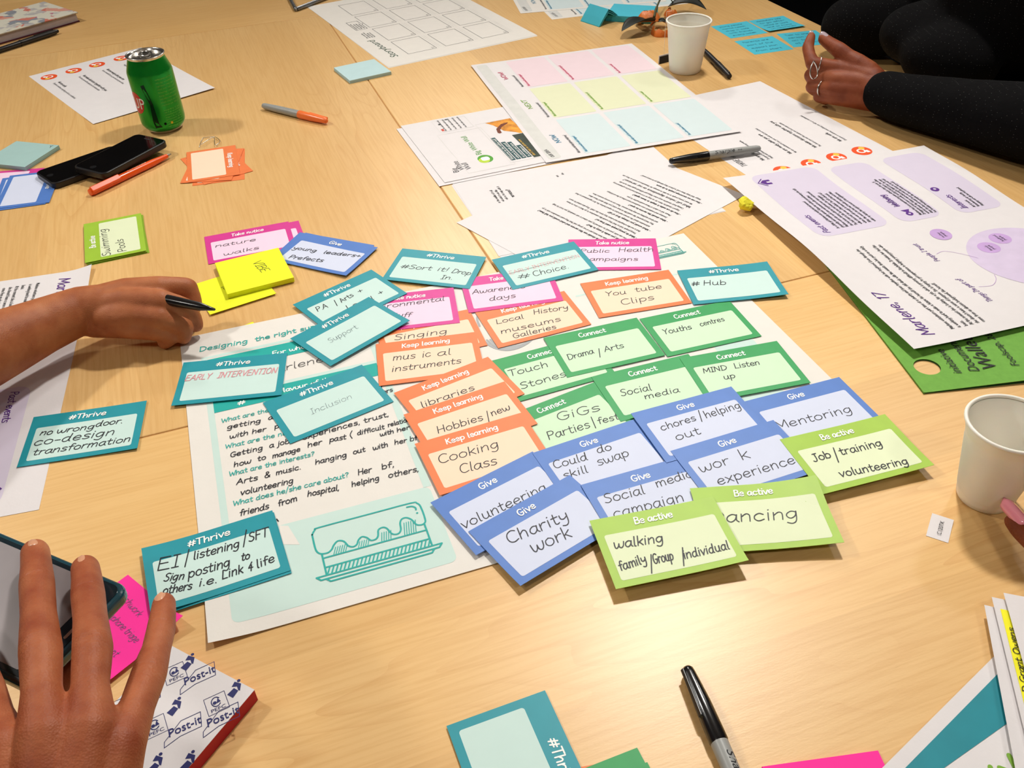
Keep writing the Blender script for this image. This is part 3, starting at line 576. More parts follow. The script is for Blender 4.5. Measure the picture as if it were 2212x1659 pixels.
for t_, u0, v0, u1, v1, xh in (('getting', 34, 168.5, 65, 170, 4), ('a', 72, 169, 76, 169, 4), ('job', 84, 169, 96, 169, 4), ('with her', 35, 183, 68, 184, 4), ('past', 76, 184, 92, 184, 4), ('experiences, trust,', 98, 209, 180, 205, 4.2), ('trust.', 150, 184, 168, 183, 4), ('for', 174, 160, 186, 160, 4), ('others', 172, 172, 192, 170, 4),
   ('Getting', 33, 209, 62, 209, 4), ('a job,', 68, 209, 88, 209, 4.2), ('how', 35, 223, 50, 223, 4), ('to', 56, 223, 63, 223, 4), ('manage', 69, 224, 94, 223.5, 4), ('her', 101, 221, 114, 221, 4.2), ('past', 121, 221, 136, 222, 4.2), ('(', 139, 222, 142, 222, 5), ('difficult', 147, 221, 172, 221, 3.8), ('relations', 176, 220, 200, 219, 3.6), ('with', 166, 230, 179, 230, 3.6), ('her', 182, 230, 194, 230, 3.6),
   ('Arts', 35, 246.5, 53, 247, 4.2), ('&', 59, 247, 64, 247, 4.4), ('music.', 69, 247, 91, 247, 4), ('hanging', 104, 246, 132, 246, 4), ('out', 138, 245, 149, 245, 4), ('with', 156, 246, 170, 246, 4), ('her bf', 176, 246, 197, 247, 4), ('volunteering', 37, 261, 82, 262, 4.4),
   ('Her', 137, 273, 149, 273, 4.4), ('bf,', 158, 273.5, 169, 273.5, 4.4), ('friends', 34, 285.5, 58, 285.5, 4.4), ('from', 66, 286, 82, 285, 4.4), ('hospital,', 91, 283, 118, 285, 4.2), ('helping', 129, 285.3, 153, 285.4, 4), ('others,', 161, 286, 188, 287, 4.2)):
    s.ink('handwriting', INK, t_, u0, v0, u1, v1, xh, .85, .18)
s.line('handwriting', INK, [(63, 300), (64, 303)], 1)
def cake(s, u0, v0, k, wd):
    P = lambda x, y: (u0+x*k, v0+y*k); nm = 'cake_drawing'
    pts = [(2, 6), (5, 1.5), (9, 0), (50, 0), (86, 0), (91, 2), (93, 7), (93, 22), (91.5, 26), (88, 27), (84.5, 25), (82.5, 19), (79, 15), (75, 15), (72.5, 19), (71.5, 26), (69, 29.5), (65.5, 29.5), (63, 27), (61, 21), (58, 18.5), (54, 20), (52.5, 26), (50, 29), (46, 29), (43.5, 25), (40, 22.5), (36.5, 25), (34.5, 29), (31, 30.5), (27.5, 28), (25, 22), (20.5, 20), (16.5, 23.5), (14.5, 27), (11, 29.5), (6, 29), (3, 26), (2, 20), (2, 6)]
    s.line(nm, TEALW, [P(*q) for q in pts], wd, sub=3)
    for a, b in (((6, 29.5), (6, 52)), ((91, 27), (91, 52)), ((6, 34), (91, 34)), ((6, 44), (91, 44)), ((-2, 52), (99, 52)), ((-2, 52), (1, 55.5)), ((99, 52), (96, 55.5)), ((1, 55.5), (96, 55.5)), ((5, 55.5), (8, 59)), ((92, 55.5), (89, 59)), ((8, 59), (89, 59))): s.line(nm, TEALW, [P(*a), P(*b)], wd)
    for i in range(26): x = 7+i*3.25; s.line(nm, TEALW, [P(x, 51), P(x+2.6, 45)], wd*.8)
    for x0, x1, t in ((15, 26, 23), (35, 44, 24), (54, 62, 21), (73, 83, 17)):
        x = x0
        while x < x1: s.line(nm, TEALW, [P(x, 33), P(x+(x1-x0)*.25, t+3)], wd*.45); x += 1.9
    s.line(nm, TEALW, [P(82, 3.5), P(86, 4), P(88.5, 6.5), P(88.5, 9)], wd, sub=3); s.disc(nm, TEALW, *P(88.5, 13), .9*k, off=.00016)
cake(s, 86, 322, 1.0, 1.5); s.k = 1; cake(s, 533, 17, .44, .7)
sw = [(304, 96), (306, 80), (316, 66), (334, 60), (352, 66), (364, 84), (366, 106), (358, 128), (340, 144), (320, 148), (306, 138), (300, 122)]
for j in range(5):
    q = [((u-333)*(1-j*.06)+333+j*1.5, (v-104)*(1-j*.07)+104+j*2) for u, v in sw]; s.line('brush_circle', SWG, q[j:], 2.4, .0001, 4)
s.disc('mint_disc', TINT, 536, 226, 22, off=.00005); s.rect('mint_panel', TINT, 430, 296, 541, 390, 4, .00005); s.k = 3; s.rect('mint_line', TINT, 420, 79, 575, 82, 0, .00005)
s.finish()

# ---------------------------------------------------------------- activity cards: key, kind, x, y, turn, handwriting (word, from, to, x-height in card mm)
CW, CH = .105, .0707
DESC = {'early': 'reading early intervention in pale pink ink', 'incl': 'with the pencilled word inclusion', 'door': 'reading no wrong door co-design transformation', 'ei': 'reading EI, listening, SFT, on the poster corner under the little finger',
 'nature': 'reading nature walks', 'nature_b': 'peeping out behind the nature walks card', 'young': 'reading young leaders and prefects', 'public': 'reading public health campaigns', 'choice': 'reading choice, with a struck-out line above', 'sort': 'reading sort it drop in',
 'sing': 'reading singing', 'music': 'reading musical instruments', 'env': 'reading environmental stuff', 'aware': 'reading awareness days', 'pa': 'reading P.A and arts, under the support card', 'support': 'with the pencilled word support', 'local': 'reading local history museums galleries',
 'tube': 'reading you tube clips', 'youth': 'reading youths centres', 'hub': 'reading hub, at the poster right edge', 'touch': 'reading touch stones', 'drama': 'reading drama and arts', 'libr': 'reading libraries', 'gigs': 'reading gigs, parties and festivals', 'hobby': 'reading hobbies and new',
 'social': 'reading social media, over the gigs card', 'mind': 'reading mind listen up', 'cook': 'reading cooking class', 'volun': 'reading volunteering, under the charity work card', 'skill': 'reading could do skill swap', 'char': 'reading charity work', 'smcamp': 'reading social media campaign',
 'mentor': 'reading mentoring', 'chores': 'reading chores and helping out', 'workx': 'reading work experience', 'job': 'reading job, training, volunteering', 'dance': 'reading dancing', 'walk': 'reading walking, family, group, individual', 'green': 'reading swimming pools, on top of its little stack',
 'blank': 'left blank, at the bottom edge', 'giveL': 'left blank, at the left edge beside the black phones', 'learnstack': 'left blank, on top of the small stack below the paper clip'}
def card(key, kind, x, y, deg, words, label=None, group=None, title=True, zf=None, z=None):
    head, c1, c2, cn = KIND[kind]; m1 = MATS['card_'+cn]; m2 = MATS['panel_'+cn]
    lab = label or ('%s-edged card headed %s, %s' % (cn, head, DESC[key]))
    if label is None and len(lab.split()) > 16: lab = ' '.join(lab.split()[:16])
    s = sheet('activity_card', x, y, deg, CW, CH, m1, lab, 'card', group, .0003, zf, z)
    s.rect('writing_panel', m2, 6.5, 18.2, 98.5, 64.5, 2.2)
    if title: s.ink('printed_title', WHITEP, head, TW[kind][0], 12.8, TW[kind][1], 12.8, 4.3, 1.1, .1)
    for w_, a, b_, c_, d_, xh in words:
        m = INKSOFT if key in ('incl', 'support') else INKRED if key == 'early' else INK
        s.ink('handwriting', m, w_, a, b_, c_, d_, xh, .34 if key in ('incl', 'support') else .95 if key in ('ei', 'walk', 'job') else .88, .18)
    if key == 'choice':
        s.ink('handwriting_struck_out', INKRED, 'EARLY INTERVENTION', 8, 40, 97, 37, 4.5, .5, .1); s.line('handwriting', INK, [(7, 38), (40, 36), (90, 33)], .6)
    s.finish(); return s
CARDS = [
 ('early','T',-0.2793,0.7161,5.2,[('EARLY',6,32.2,31.1,32.4,5.5),('INTERVENTION',38,32.5,96.3,33.2,5.5)]),
 ('incl','T',-0.1772,0.6729,31.1,[('Inclusion',32,43.7,74,43.7,5)]),
 ('door','T',-0.4014,0.6438,9.5,[('no',11,29.9,21.9,30.9,5),('wrong',26,30.5,59.8,31.6,5),('door.',61,29.2,85.7,29.4,5),('co-design',8,44,79.9,45.3,6.5),('transformation',10,57.8,96.4,58.9,5.5)]),
 ('ei','T',-0.2409,0.4801,21.8,[('EI',8,28.7,24.4,30.2,8),('/',29,30.3,30.4,30,8),('listening',36,27.7,72.3,29.5,5.5),('/',75,28.5,75.8,28.4,8),('SFT',80,27.3,95.8,27.6,6),('Sign',12,41.5,26.5,45,5),('posting',30,45.3,61.9,46.2,6),('to',71,44.6,77.6,45.3,5),('others',10,54.5,30.9,57.3,5),('i.e.',36,56.8,49.6,58.9,5),('Link',54,57.2,70.3,57.4,5.5),('4',74,58.1,77.5,58.3,5.5),('life',81,57.6,95.2,56.8,5.5)]),
 ('nature_b','P',-0.3030,0.9941,18.4,[]),
 ('nature','P',-0.3166,0.9930,17.4,[('nature',10,33.4,59.5,35.5,5),('walks',18,57.8,60.9,57.5,5)]),
 ('young','B',-0.2179,0.9546,-25.9,[('young',8,40.3,38.7,36.5,4.5),('leaders+',49,35.7,96.6,28.2,4.5),('Prefects',16,60.9,59.8,53.3,5)]),
 ('public','P',0.1259,0.9256,-3.3,[('Public',13,31.4,47.3,32.2,5),('Health',58,31.1,99.1,30.6,6),('campaigns',16,50.1,79.1,51.5,5)]),
 ('sing','O',-0.0837,0.7739,16.1,[('Singing',15,29.1,70.4,36.2,6)]),
 ('music','O',-0.0827,0.7361,7.9,[('mus',15,32.5,37.9,33,6.5),('ic',45,33.4,53.9,33.1,6.5),('al',60,34.3,74.4,34.2,6.5),('instruments',13,51.1,82.7,50.9,6)]),
 ('env','P',-0.1091,0.8251,7.0,[('Environmental',2,28.3,92.3,24.9,5.5),('stuff',30,46.1,53.3,49.4,5.5)]),
 ('local','O',0.0249,0.7995,19.8,[('Local',13,29.8,43.6,31.7,5),('History',56,29.3,94.3,34.9,5.5),('museums',11,48.8,77.8,52.2,5.5),('Galleries',20,61.5,68,63,5)]),
 ('aware','P',0.0029,0.8575,8.9,[('Awareness',9,35.3,68.4,36.3,5.5),('days',25,53.4,54.6,52.7,5.5)]),
 ('sort','T',-0.0840,0.9097,-15.6,[('#Sort',12,44.2,49,41.3,5.5),('it!',56,41.3,68.7,40.8,5.5),('Drop',74,41.9,96.6,43.1,5.5),('In.',66,57.4,79.5,56,5)]),
 ('choice','T',0.0435,0.9067,19.1,[('#',12,53.1,25.2,56,7),('Choice.',31,54.3,75,54.2,6.5)]),
 ('pa','T',-0.1756,0.8505,39.9,[('P.A',12,31.5,25.2,32.4,5.5),('/',34,35.6,35.5,35.5,5.5),('Arts',41,35.3,58.5,33.3,5),('+',65,32.5,71.2,33.2,6),('Local',38,51.2,71.1,54.5,5),('+',80,52.1,86.6,51.8,6)]),
 ('support','T',-0.1683,0.7896,43.9,[('Support',23,38.6,59.6,39,5)]),
 ('tube','O',0.1399,0.8404,11.6,[('You',19,33.2,42.2,34.5,5.5),('tube',53,33.7,83.9,34.6,5.5),('Clips',30,54.3,68.1,53.6,6.5)]),
 ('youth','G',0.1980,0.7703,15.6,[('Youths',12,35.1,43.6,35.6,5.5),('centres',54,34.6,82.2,33.7,5)]),
 ('hub','T',0.2488,0.8518,4.9,[('#',7,35.8,16,35.9,6),('Hub',20,35.4,45.4,38.1,6)]),
 ('touch','G',0.0414,0.7123,20.1,[('Touch',7,31.7,48.4,32.4,6),('Stones',10,54.6,58.7,53.6,6)]),
 ('drama','G',0.0947,0.7434,16.3,[('Drama',11,44.9,39,43.1,5.5),('/',42,49.7,42.6,49.6,6.5),('Arts',50,45.1,71.3,44.8,5.5)]),
 ('libr','O',-0.0514,0.6767,29.6,[('libraries',12,35.4,67.5,39.1,5.5)]),
 ('gigs','G',0.0497,0.6308,27.4,[('GiGs',44,31,86.2,38.6,7),('Parties',24,49,65.3,53.9,6.5),('/',69,55.2,70.4,55.5,7),('festivals',74,54.1,118.2,62.1,5.5)]),
 ('hobby','O',-0.0404,0.6376,24.5,[('Hobbies',18,40.3,62.6,42.6,6),('/',66,45.7,67.6,45.7,7),('new',72,41.7,91.4,40.8,5.5)]),
 ('social','G',0.1382,0.6755,17.0,[('Social',15,37.6,46,39.4,6),('media',34,49.8,69.3,51.3,5)]),
 ('mind','G',0.2269,0.6940,12.2,[('MIND',13,29.3,37.3,30.2,4.5),('Listen',45,30.7,71.2,31.6,5),('up',28,43.9,39.5,44.2,5)]),
 ('cook','O',-0.0283,0.5918,20.8,[('Cooking',11,34.3,67.5,35.8,7),('Class',24,53.1,57.9,55.4,7)]),
 ('volun','B',-0.0091,0.5309,33.0,[('volunteering',6,41.8,87.1,46.5,6.5)]),
 ('skill','B',0.0774,0.5741,22.5,[('Could',8,26.7,39.7,29.2,6),('do',51,26,64.6,27.1,6),('skill',10,41.3,32.9,43.2,5.5),('swap',44,40.2,74.6,40.9,6.5)]),
 ('char','B',0.0231,0.4979,34.6,[('Charity',17,31.2,72.1,40,7.5),('work',27,50.3,61.9,55.9,8)]),
 ('smcamp','B',0.1152,0.5257,18.0,[('Social',10,27.4,45.9,28.9,6.5),('media',58,26.3,92.8,25.6,6),('campaign',10,45.3,72,48.3,7)]),
 ('mentor','B',0.2757,0.6290,17.2,[('Mentoring',9,45.8,86.1,48.3,6.5)]),
 ('chores','B',0.1692,0.6151,18.3,[('chores',15,32.1,50.5,31.2,5.5),('/',54,32.6,55.2,32.5,7),('helping',60,31.9,97.1,30.9,6),('out',21,48.8,45.2,48.5,6)]),
 ('workx','B',0.1974,0.5635,19.5,[('wor',10,34.3,38.7,34.4,7),('k',50,34.4,58.8,34.5,8),('experience',16,53,90.6,55.5,6.5)]),
 ('job','L',0.2937,0.5667,14.5,[('Job',13,35.1,30.1,34.2,5.5),('/',32,39.4,33.7,39.3,8),('training',39,34.4,79.3,35.3,5.5),('volunteering',24,58.1,86.5,62.3,5.5)]),
 ('dance','L',0.1980,0.4978,1.8,[('Dancing',7,40,77.9,41.7,8)]),
 ('walk','L',0.1158,0.4742,10.8,[('walking',10,33.2,49.5,35.8,6),('family',8,55.2,30.3,52.4,5.5),('/',30,60.7,31.5,60.7,8),('Group',35,55,51.1,54.8,6),('/',56,60.1,56.5,59.8,8),('individual',59,56.1,95.8,55.9,5.5)]),
 ('green','L',-0.4905,1.0150,109.9,[('Swimming',6,29.7,79,26.4,6),('Pools',9,48.1,42.2,45.3,6)]),
 ('blank','T',-0.0022,0.2914,-70.6,[]),
 ('giveL','B',-0.6581,1.1685,-79.0,[]),
 ('learnstack','O',-0.4166,1.2260,-74.6,[]),
]
DX = {'early': None}
def curl(a, b):   # gentle lift along one side or corner
    return lambda x, y: a*max(0, x/.0525)**2+b*max(0, -y/.0354)**2*max(0, (x+.05)/.1)
CURL = {'dance': lambda x, y: .0035*max(0, x/.0525)**2*(.4+max(0, y/.0354))+.0012*max(0, (x+.0)/.05), 'job': curl(.0012, .0012), 'char': lambda x, y: .0030*max(0, (x-.02)/.0325)**2*0+.0012*max(0, -y/.035)**2, 'door': curl(.0006, .0008), 'young': curl(.001, .001), 'hub': curl(.0015, .001), 'walk': curl(.0015, .0015), 'support': curl(.0006, .001), 'early': lambda x, y: .001*max(0, -y/.035)**2, 'ei': lambda x, y: .003*max(0, -x/.0525)**2}
for key, kind, x, y, deg, words in CARDS:
    if key == 'green':
        a = math.radians(deg)
        for i in range(4): card('green', 'L', x-.0008*i+.002, y-.0006+.0012*(i % 2), deg+(1.2, -.8, .9, -.5)[i], [], 'lime card in the little stack underneath the swimming pools card', 'lime cards stacked under the swimming pools card', z=.0001+.0008*i)
        PLACED.append((obb(x, y, a, CW, CH), .0034))
    if key == 'learnstack':
        for i, (dx, dy, dd) in enumerate(((.012, -.010, -4), (.006, -.004, 17), (.002, -.006, -13))): card('learnstack', 'O', x+dx, y+dy, deg+dd, [], ('orange card lowest in the small stack below the paper clip', 'orange card turned clockwise in the small stack below the paper clip', 'orange card second from the top in the small stack below the paper clip')[i])
    if key == 'giveL':
        card('x', 'P', x-.035, y+.013, deg-6, [], 'pink card mostly hidden under the blue cards at the left edge')
        card('x', 'B', x-.006, y-.005, deg+2.5, [], 'blue card second from the top at the left edge'); 
    if key == 'ei': card('ei', 'T', x+.0012, y-.0016, deg-.5, [], 'teal-edged card directly beneath the listening and signposting card')
    if key == 'young': card('x', 'B', x-.0045, y+.0045, deg+3.5, [], 'blue card directly beneath the young leaders card')
    if key == 'blank':
        card('x', 'O', .0200, .2600, 8, [], 'orange card showing as a sliver between blank teal and green cards'); card('x', 'G', .0375, .2485, 18.5, [], 'green card lower of the two at the bottom edge'); card('x', 'G', .0332, .2577, 19.5, [], 'green card upper of the two at the bottom edge')
    card(key, kind, x, y, deg, words, zf=CURL.get(key))

# ---------------------------------------------------------------- sticky notes
def pad(x, y, deg, th, name, m, label, sheets=0, w=.076, h=.076, z=None, words=(), curlf=None, sidem=None, group=None):
    t = math.radians(deg); zz = stack(x, y, t, w, h, th) if z is None else z
    mb = MB(); n = max(1, sheets)
    if n == 1 and curlf is None: mb.box(-w/2, w/2, -h/2, h/2, 0, th)
    elif curlf is None:
        for i in range(n):
            j = random.uniform(-.0002, .0002); mb.box(-w/2+j, w/2+j, -h/2-j, h/2-j, th*i/n, th*(i+.93)/n)
    if curlf is None:
        o = mb.build(name, m, loc=(x, y, zz), rz=t); tag(o, label, 'sticky note', group or 'sticky notes'); s = Sheet(o, w, h, th)
    else: s = sheet(name, x, y, deg, w, h, m, label, 'sticky note', group, th, curlf, zz)
    for w_ in words: s.ink('handwriting', w_[6] if len(w_) > 6 else INK, w_[0], *w_[1:6], .6 if len(w_) < 8 else w_[7], .15)
    s.finish(); return s
YEL = mat('neon_yellow_paper', 'ecf22c', .7, .25, var=.02); CYN = mat('cyan_paper', '48b9cf', .7, .25, var=.02); PBL = mat('pale_blue_paper', 'bcd9dc', .7, .25, var=.02); MAG = mat('magenta_paper', 'ff2f9e', .65, .25, var=.02); PBL2 = mat('grey_blue_paper', '9fc0bd', .7, .25, var=.02)
pad(-.285, .765, 38.2, .0001, 'sticky_note', YEL, 'yellow note mostly under the poster, corners peeping out by the writing hand', z=.00003)
pad(-.3135, .8842, 29.6, .0004, 'sticky_note', YEL, 'yellow note at the pen tip, partly under the yellow pad', 1, words=(('Kent', 27, 25, 33, 42, 5),), curlf=lambda x, y: .002*max(0, -y/.038)**2)
pad(-.2950, .9150, 23.3, .006, 'sticky_note_pad', YEL, 'yellow sticky note pad with a word written on it, under the blue card', 8, words=(('VIBE', 40, 20, 45, 48, 6.5),), z=.0012)
PLACED.append((obb(-.2950, .9150, math.radians(23.3), .076, .076), .0078))
pad(-.2365, .5*(1.5719+1.577), 28, .0055, 'sticky_note_pad', PBL, 'pale blue sticky note pad touching the storyboard page corner', 10)
pad(-.7107, 1.2761, -17.2, .006, 'sticky_note_pad', PBL2, 'grey-blue sticky note pad at the left edge above the phones', 12, words=(('Y', 66, 12, 70, 10, 5),))
pad(.4502, 1.7185, 17, .0001, 'sticky_note', CYN, 'cyan written note, left of the joined pair behind the cup', words=[(w_, 10, 14+13*i, 58, 14+13*i, 3.4, INKBLUE, .5) for i, w_ in enumerate(('young people', 'mental health', 'drop in cafe', 'with friends', 'every week'))])
pad(.5258, 1.7418, 17, .0001, 'sticky_note', CYN, 'cyan written note, right of the joined pair near the table edge', words=[(w_, 10, 14+13*i, 62, 14+13*i, 3.4, INKBLUE, .5) for i, w_ in enumerate(('somewhere safe', 'to go after', 'school or work', 'and at home', 'on weekends'))], curlf=lambda x, y: .003*max(0, -y/.038)**2)
pad(.4741, 1.6283, 15, .0001, 'sticky_note', CYN, 'cyan written note nearest the camera, beside the black pen', words=[(w_, 9, 16+16*i, 60, 16+16*i, 4, INKBLUE, .55) for i, w_ in enumerate(('Parents are', 'part of the', 'support plan', 'from start'))])
pad(.5548, 1.6540, 8.8, .0001, 'sticky_note', CYN, 'cyan written note touching the raised index finger', words=[(w_, 10, 16+15*i, 55, 16+15*i, 4, INKBLUE, .55) for i, w_ in enumerate(('Talk to one', 'person we', 'all trust', 'at school'))])
pad(-.3035, .4175, -40, .0002, 'sticky_note', MAG, 'magenta written note lying partly under the hand-held phone', words=(('Patchwork', 8, 16, 42, 19, 3.6, INKBLUE, .35), ('telephone triage', 16, 32, 62, 34, 3.6, INKBLUE, .35), ('of', 30, 47, 36, 47, 3.4, INKBLUE, .35), ('front', 44, 49, 60, 50, 3.6, INKBLUE, .35), ('-', 52, 62, 60, 62, 6, INK, .7)), curlf=lambda x, y: .006*max(0, x/.038)**2*(.5+max(0, y/.038)), z=.0004)
pad(.1890, .2579, 5.6, .0012, 'sticky_note_pad', MAG, 'magenta note pad cut by the bottom edge of the picture', 3)
s = pad(.3362, .4838, -30.6, .0003, 'paper_tag', PAPER, 'tiny white paper tag with a printed code beside the white cup', w=.0165, h=.026, curlf=lambda x, y: .0012*max(0, y/.013)**2)
s.type('printed_code', BLACK, 'C1207X', 10.2, 21, 4.6, -math.pi/2, 0, 15.5, .0004); s.finish()
# blue pad with its folded-over bundle of notes
s = pad(.2640, 1.8230, -19, .011, 'sticky_note_pad', CYN, 'thick cyan sticky note pad beside the fruit peel', 14, w=.088, h=.076)
t = empty('folded_notes', (.2020, 1.8060, 0), math.radians(38)); tag(t, 'bundle of cyan notes folded into a tent left of the thick cyan pad', 'sticky note')
mb = MB(); n = 10
for k in range(3):
    pr = [(-.030+k*.0015, 0), (-.020, .012-k*.002), (-.006, .027-k*.003), (.004, .022-k*.003), (.016, .013-k*.002), (.030-k*.001, .0015)]
    th = .0012
    for (a, b_), (c_, d_) in zip(pr, pr[1:]):
        mb.add([(a, -.026, b_), (c_, -.026, d_), (c_, .026, d_), (a, .026, b_), (a, -.026, b_+th), (c_, -.026, d_+th), (c_, .026, d_+th), (a, .026, b_+th)], [(3, 2, 1, 0), (4, 5, 6, 7), (0, 1, 5, 4), (1, 2, 6, 5), (2, 3, 7, 6), (3, 0, 4, 7)])
mb.build('note_leaves', CYN, t)
# white and red boxed sticky note block
REDC = mat('red_card_side', 'c4182c', .55, .35); NAVY = mat('print_navy', '2c2f66', .6, .3)
t = empty('sticky_note_block', (-.2424, .3319, 0), math.radians(-30)); tag(t, 'block of notes in a white printed wrapper with red sides, under the hand', 'sticky note')
w_, h_ = .078, .100

mb = MB(); mb.box(-w_/2, w_/2, -h_/2, h_/2, .0002, .0118); mb.build('red_sides', REDC, t)
mb = MB(); mb.box(-w_/2-.0001, w_/2+.0001, -h_/2-.0001, h_/2+.0001, .0118, .0121); mb.build('white_wrapper', PAPER, t)
s = Sheet(t, w_, h_, .0121)
def logo(u, v):
    a = math.radians(-58)
    s.type('printed_mark', NAVY, 'Post-it', u, v, 8.5, a, .1, 22, .0002); s.type('printed_mark', NAVY, 'Post-it', u+.35, v+.2, 8.5, a, .1, 22, .00022)
    def R(x, y): return (u+x*math.cos(a)+y*math.sin(a), v+x*math.sin(a)*-1*-1-y*math.cos(a)) if 0 else (u+x*math.cos(a)+y*math.sin(a), v+x*math.sin(a)-y*math.cos(a))
    for q in (((-3, -2), (-4, -6)), ((-4, -6), (7, -3)), ((7, -3), (21, -3)), ((21, -3), (23, 8)), ((23, 8), (10, 8)), ((10, 8), (-3, -2))): s.line('printed_mark', NAVY, [R(*q[0]), R(*q[1])], .45)
def pefc(u, v):
    a = math.radians(-58)
    def R(x, y): return (u+x*math.cos(a)+y*math.sin(a), v+x*math.sin(a)-y*math.cos(a))
    q = [(-7, -7), (7, -7), (7, 7), (-7, 7)]
    for i in range(4): s.line('printed_mark', NAVY, [R(*q[i]), R(*q[(i+1) % 4])], .35)
    s.line('printed_mark', NAVY, [R(3*math.cos(k*.5+.6), 1.5+3.6*math.sin(k*.5+.6)) for k in range(11)], .7, sub=3)
    s.disc('printed_mark', NAVY, *R(-1, 1), 1.3, off=.00015, n=12); s.fill('printed_mark', NAVY, [R(0, 0), R(3, .4), R(1.6, 4)], .00015)
    s.type('printed_mark', NAVY, 'PEFC', *R(-5, -5.5), 3.6, a, 0, 10, .0002)
def binman(u, v):
    a = math.radians(-8)
    for q in ([(0, 0), (4, 0), (4.6, 6), (-.6, 6)],): s.fill('printed_mark', NAVY, [(u+x, v+y+1) for x, y in q], .00015)
    s.disc('printed_mark', NAVY, u-1, v-5, 1.2, off=.00015, n=12); s.fill('printed_mark', NAVY, [(u-3, v-3), (u+2, v-4), (u+5, v+.5), (u+3.6, v+.8), (u+1, v-1), (u-2, v+1)], .00015)
for s.k, (u, v) in enumerate(((39.5, 11.7), (58.5, 45.2), (18, 42), (76, 28), (38, 82), (70, 92))): logo(u-7, v+8)
for s.k, (u, v) in enumerate(((20, 15.6), (62.3, 19.8), (37.8, 51.5), (8, 50), (20, 84), (58, 94))): pefc(u, v)
for s.k, (u, v) in enumerate(((37.9, 33.6), (56.5, 68.9), (20.9, 3.5), (64.7, 4.5), (74, 58), (12, 66))): binman(u, v)
s.finish(); PLACED.append((obb(t.location.x, t.location.y, math.radians(-30), w_, h_), .0122))
# ---------------------------------------------------------------- rigid things
def aim(x0, y0, x1, y1): return math.atan2(y1-y0, x1-x0)
def xlathe(prof, seg=28, flat=1.0):
    mb = MB(); m2 = MB(); m2.lathe([(r, x) for x, r in prof], seg); mb.add([(z, x, y*flat) for x, y, z in m2.v], m2.f); return mb
BLKP = mat('black_plastic', '101013', .22, .5, coat=.3); GREYPL = mat('grey_barrel_plastic', '9a9c9a', .35, .45); ORPL = mat('orange_plastic', 'f57a3c', .3, .5); ORRED = mat('bright_orange_plastic', 'f2580f', .28, .5, coat=.3)
BLKS = mat('black_satin', '17171a', .4, .4)
def xtype(parent, name, m, txt, x0, r, size, deg, flip=False, width=None):
    V, Fc, L = font_mesh(txt, .25); k = size; kx = k if width is None else width/L; mb = MB()
    out = []
    for x, y in V:
        X = x0+(-x*kx if flip else x*kx); a = math.radians(deg)+((y-.35)*k/r)*(-1 if flip else 1)*(1)
        # angle measured from up (+z), increasing towards +y (left of the axis)
        out.append((X, (r+.0002)*math.sin(a), (r+.0002)*math.cos(a)))
    mb.add(out, Fc); o = mb.build(name, m, parent); return o
def sharpie(x0, y0, x1, y1, L, capm, label, capfrac=.42, textflip=False, z=.0062, textdeg=-35, clipdeg=-60):
    """from the closed barrel end (x0,y0) towards the cap end (x1,y1)"""
    a = aim(x0, y0, x1, y1); cx, cy = (x0+x1)/2, (y0+y1)/2; t = empty('permanent_marker', (cx, cy, z), a); tag(t, label, 'marker', 'permanent markers')
    h = L/2; cb = h-L*capfrac
    xlathe([(-h, 0), (-h+.0004, .0022), (-h+.002, .0038), (-h+.006, .0047), (-h+.03, .0055), (cb, .0059), (cb, 0)]).build('barrel', GREYPL, t, smooth=True, autosm=True)
    xlathe([(cb-.0005, 0), (cb-.0005, .0059), (cb+.001, .0064), (cb+.028, .0060), (cb+.042, .0051), (h-.006, .0044), (h-.0025, .0040), (h-.0008, .0028), (h, .0012), (h, 0)]).build('cap', capm, t, smooth=True, autosm=True)
    mb = MB(); zz = .0062
    mb.add([(cb+.016, -.0016, .0055), (cb+.016, .0016, .0055), (cb+.018, .0016, zz+.0014), (cb+.018, -.0016, zz+.0014), (h-.003, -.0014, .0062), (h-.003, .0014, .0062), (h-.003, .0014, .0036), (h-.003, -.0014, .0036)],
           [(0, 1, 2, 3), (3, 2, 5, 4), (4, 5, 6, 7), (7, 6, 1, 0), (0, 3, 4, 7), (1, 6, 5, 2)])
    o = mb.build('clip', capm, t, bevel=.0004); o.rotation_euler.x = math.radians(clipdeg)
    if textflip: xtype(t, 'printed_lettering', BLACK, 'Sharpie', cb-.008, .0057, .0078, textdeg, True, .030); xtype(t, 'printed_lettering', BLACK, 'FINE', cb-.042, .0055, .003, textdeg+10, True, .007)
    else: xtype(t, 'printed_lettering', BLACK, 'Sharpie', -h+.042, .0057, .0078, textdeg, False, .030)
    return t
sharpie(-.3824, 1.4265, -.2667, 1.3507, .137, ORPL, 'grey marker with an orange cap lying alone on the bare table', textflip=True, textdeg=40)
sharpie(.3608, 1.1865, .2290, 1.1574, .136, BLKP, 'grey marker with a black cap lying across two white pages', z=.0072, textflip=True, textdeg=30)
sharpie(.1385, .2290, .1120, .3635, .137, BLKP, 'grey marker with a black cap cut by the bottom edge of the picture', clipdeg=-55, textflip=True, textdeg=-30)
